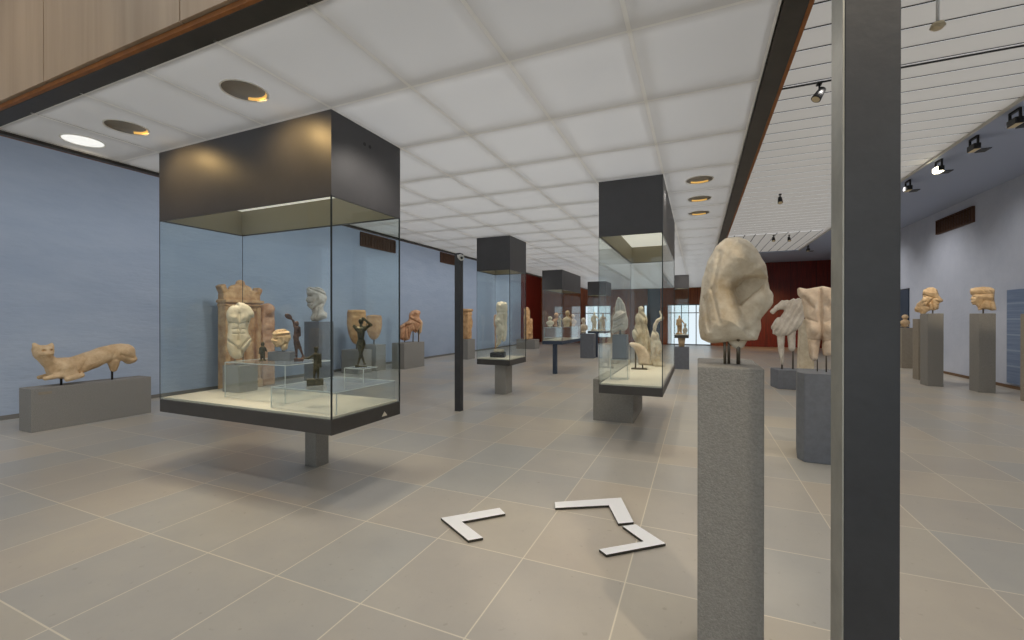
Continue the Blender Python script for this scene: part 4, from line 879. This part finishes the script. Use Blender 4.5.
# ================================================================== LAMPS
def downlight(x, y, label, glow=True):
    t = empty('recessed_downlight', label, 'ceiling light', (x, y, ZC), 0, 'recessed ceiling lights')
    bm = bmesh.new(); K = 32; R = .153
    prof = [(R, .0), (R+.012, -.004), (R+.012, .004), (R, .008)]
    rings = [[bm.verts.new((r*math.cos(2*PI*q/K), r*math.sin(2*PI*q/K), z)) for q in range(K)] for r, z in prof]
    for i in range(4):
        a, b = rings[i], rings[(i+1) % 4]
        for q in range(K): bm.faces.new((a[q], a[(q+1) % K], b[(q+1) % K], b[q]))
    bmesh.ops.recalc_face_normals(bm, faces=bm.faces)
    bm_obj('trim_ring', bm, M['rail'], t)
    if not glow:
        bm = bmesh.new(); add_cyl(bm, (0, 0, .0), (0, 0, .006), R-.001, R-.001, 32); bm_obj('cover_disc', bm, M['diff_lit'], t); return t
    bm = bmesh.new()   # open cup
    lv = [(R-.001, .0), (R-.006, .015), (R-.03, .035), (.05, .05), (.001, .052)]
    rings = [[bm.verts.new((r*math.cos(2*PI*q/K), r*math.sin(2*PI*q/K), z)) for q in range(K)] for r, z in lv]
    for i in range(len(lv)-1):
        a, b = rings[i], rings[i+1]
        for q in range(K):
            f = bm.faces.new((a[q], a[(q+1) % K], b[(q+1) % K], b[q])); f.smooth = True
    bm_obj('reflector_cup', bm, M['lamp_cup'], t)
    bm = bmesh.new()   # lamp's gold glimmer on the far rim, put in as a glowing strip
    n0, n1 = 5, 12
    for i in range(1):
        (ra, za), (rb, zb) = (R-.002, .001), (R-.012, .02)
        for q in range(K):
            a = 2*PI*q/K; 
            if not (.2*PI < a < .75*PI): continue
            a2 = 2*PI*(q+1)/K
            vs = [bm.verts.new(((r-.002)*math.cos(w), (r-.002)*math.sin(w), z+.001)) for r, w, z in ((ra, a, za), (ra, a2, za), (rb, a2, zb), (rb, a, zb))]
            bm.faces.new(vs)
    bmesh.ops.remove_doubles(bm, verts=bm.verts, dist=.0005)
    bm_obj('rim_glow', bm, M['gold_glow'], t)
    return t
M['diff_lit'] = mat('lamp_white_cover', srgb(240, 240, 236), .5, emit=(1, 1, .97, 1), es=.75)
L6 = ['recessed ceiling light nearest the big case hood, left ceiling', 'recessed ceiling light between the white one and the case hood', 'pale covered ceiling light nearest the blue wall',
      'nearest of three ceiling lights left of the long beam', 'middle of three ceiling lights left of the long beam', 'farthest of three ceiling lights left of the long beam']
for (k_, i) in DLX.items(): downlight(k_[0], k_[1], L6[i], i != 2)

def spot_fixture(x, y, z, label, aim=(0, -.5, -1), lit=False, name='track_spotlight'):
    t = empty(name, label, 'spotlight', (x, y, z), 0, 'black track spotlights')
    a = Vector(aim).normalized(); box('mount', -.03, .03, -.05, .05, -.02, 0, M['black'], t)
    cyl('stem', (0, 0, -.02), (0, 0, -.1), .012, M['black'], t, seg=10)
    c = Vector((0, 0, -.15)); 
    bm = bmesh.new(); add_cyl(bm, c-a*.08, c+a*.09, .045, .062, 20); bm_obj('lamp_head', bm, M['black'], t)
    bm = bmesh.new(); add_cyl(bm, c+a*.091, c+a*.096, .05, .05, 20); bm_obj('lens', bm, M['lens_warm'], t)
    return t
def flood_fixture(x, y, z, label, lit=False):
    t = empty('floodlight', label, 'spotlight', (x, y, z), 0, 'floodlights along the slatted ceiling edge')
    bm = bmesh.new(); add_box(bm, -.02, .02, -.11, .11, -.03, 0); add_box(bm, -.015, .015, -.13, -.11, -.2, 0); add_box(bm, -.015, .015, .11, .13, -.2, 0); bm_obj('yoke', bm, M['black'], t)
    bm = bmesh.new(); add_box(bm, -.05, .05, -.11, .11, -.23, -.13, .008); bm_obj('lamp_housing', bm, M['black'], t)
    bm = bmesh.new(); add_box(bm, .05, .19, -.10, .10, -.25, -.235); bm_obj('barn_door', bm, M['black'], t)
    box('lens', -.04, .04, -.1, .1, -.236, -.231, M['lamp_hot'] if lit else M['lens_warm'], t)
    if lit: box('lit_tube', -.06, -.051, -.1, .1, -.22, -.14, M['lamp_hot'], t)
    return t
zf = Hs-.031
flood_fixture(4.5, 9.2, zf, 'floodlight at the slatted ceiling edge, nearest the right side of the view')
flood_fixture(4.5, 10.28, zf, 'floodlight at the slatted ceiling edge, second from the right side')
flood_fixture(4.5, 11.5, zf, 'glowing lit floodlight at the slatted ceiling edge', True)
flood_fixture(4.5, 12.9, zf, 'floodlight at the slatted ceiling edge, close to the dark column')
flood_fixture(4.46, 22.6, zf, 'far black floodlight left of the dark column above the red wall')
spot_fixture(1.53, 7.11, Hs-.015, 'black spotlight on the slatted ceiling left of the dark column, nearest', (-.6, -.3, -1))
spot_fixture(1.97, 13.1, Hs, 'small spotlight on the slatted ceiling above the red wall, mid distance', (0, -.5, -1))
spot_fixture(2.7, 19.4, Hs, 'far left one of two small spotlights on the far slats')
spot_fixture(3.25, 19.6, Hs, 'far right one of two small spotlights on the far slats')
tag(box('lighting_track', -1.86, 1.86, -.014, .014, -.014, -.001, M['black'], None, 0, (2.46, 7.11, Hs)), 'thin dark lighting track running across the slatted ceiling', 'lighting track')
t = empty('smoke_detector', 'cream smoke detector hanging from the slatted ceiling right of the column', 'smoke detector', (2.22, 5.7, Hs))
cyl('pendant_tube', (0, 0, 0), (0, 0, -.27), .014, M['cam_white'], t, seg=12)
bm = bmesh.new(); add_cyl(bm, (0, 0, -.27), (0, 0, -.305), .05, .062, 24); add_cyl(bm, (0, 0, -.305), (0, 0, -.33), .062, .035, 24); bm_obj('detector_body', bm, mat('detector_cream', srgb(206, 192, 162), .5), t)

# ceiling downlights
for (k_, i) in DLX.items():
    if i != 2: spot((k_[0], k_[1]+(.12 if i < 2 else 0), ZC-.02), (k_[0], k_[1]+.8 if i < 2 else k_[1], 2.3 if i < 2 else 0), 20 if i < 2 else 24, 150 if i < 2 else 100, .9, (1, .66, .26) if i < 2 else (1, .8, .5), .05)
for y_ in (3.2, 5.9, 8.6, 11.4, 14.2, 17.0, 20.0, 23.4):  # added fill spots without fixtures, brightening the floor below the milk glass
    for x_ in (-4.8, -2.4, -.4): spot((x_, y_, ZC-.12), (x_, y_+.01, 0), 36, 150, 1, (1, .93, .84), .1)
for y_ in (-2, 1, 4, 7, 10, 13, 16.5, 20, 23.5):  # added fill spots without fixtures below the slats
    for x_ in (1.6, 3.6): spot((x_, y_, Hs-.14), (x_, y_+.01, 0), 55 if y_ < 9 else 34, 150, 1, (1, .95, .88), .12)
for y_ in (-1, 2.5, 6, 9.5, 13, 16.5, 20, 23.5): spot((-6.3, y_, 4.7), (XW, y_, 1.3), 140, 115, 1, (1, .97, .95), .1)  # added wide spots without fixtures, brightening the blue wall
for y_ in (6, 9.5, 13, 16.5, 20): spot((4.42, y_, Hs-.15), (XR, y_, .9), 150, 110, 1, (1, .96, .92), .1)
for y_ in (-2.2, .6):  # added fill spots for the atrium floor, no fixtures
    for x_ in (-8, -5, -2): spot((x_, y_, 5.1), (x_, y_+.01, 0), 70, 130, 1, (1, .93, .84), .15)
# spots on individual sculptures
spot((-1.6, -1.2, 4.2), (-5.9, 3.0, 2.9), 60, 26)  # added spot for a warm sheen on the big case hood
spot((1.2, .7, 4.6), (.15, 2.1, 1.7), 190, 26, r=.06)
spot((-5.2, 1.9, 4.6), (-8.76, 3.6, .9), 150, 34)
spot((-6.2, 5.0, 4.6), (-9.4, 6.9, 1.4), 130, 34)
spot((-6.2, 8.5, 4.6), (-9.2, 9.5, 1.6), 120, 40)
spot((-6.2, 10.8, 4.6), (-8.8, 11.8, 1.4), 70, 24)
spot((-6.2, 14, 4.6), (-8.5, 15.2, 1.2), 60, 24)
spot((-6.2, 20, 4.6), (-8.4, 21.8, 1.2), 110, 28)
spot((4.4, 9.4, 4.6), (5.78, 12.8, 2.0), 230, 18)
spot((4.4, 10.4, 4.6), (5.2, 13.6, 2.0), 230, 18)
spot((3.2, 4.2, 4.5), (1.25, 6.0, 1.5), 150, 26)
spot((1.6, 7.3, 4.6), (1.95, 11.7, 1.2), 170, 24)
spot((3.3, 19.6, 4.6), (3.6, 28.4, .3), 1300, 40, .9, (1, .55, .2))
# overhead daylight that the skylight behind the slats and the milk glass let through
light('AREA', 'high_ceiling_daylight', (2.47, 9.0, Hs-.02), 150, NEUT, (2.47, 9.0, 0), shape='RECTANGLE', size=3.6, size_y=19) if False else None

w = bpy.data.worlds.new('world'); bpy.context.scene.world = w; w.use_nodes = True
bg = w.node_tree.nodes['Background']; bg.inputs[0].default_value = (.95, .97, 1, 1); bg.inputs[1].default_value = 1.04

# ================================================================== CAMERA
cd = bpy.data.cameras.new('camera'); cam = bpy.data.objects.new('camera', cd); C.objects.link(cam)
cd.sensor_width = 36; cd.lens = 431.655/1024*36; cd.clip_start = .05; cd.clip_end = 200
cam.location = (0, 0, 1.6); cam.rotation_euler = (PI/2-.0024726, 0, YAW)
sc = bpy.context.scene; sc.camera = cam
sc.view_settings.view_transform = 'Standard'; sc.view_settings.look = 'None'; sc.view_settings.gamma = 1; sc.view_settings.exposure = 0
sc.view_settings.use_curve_mapping = False
sc.cycles.use_denoising = True
sc.cycles.max_bounces = 10; sc.cycles.diffuse_bounces = 5; sc.cycles.glossy_bounces = 4; sc.cycles.transparent_max_bounces = 40
sc.cycles.sample_clamp_indirect = 4; sc.cycles.caustics_reflective = False; sc.cycles.caustics_refractive = False
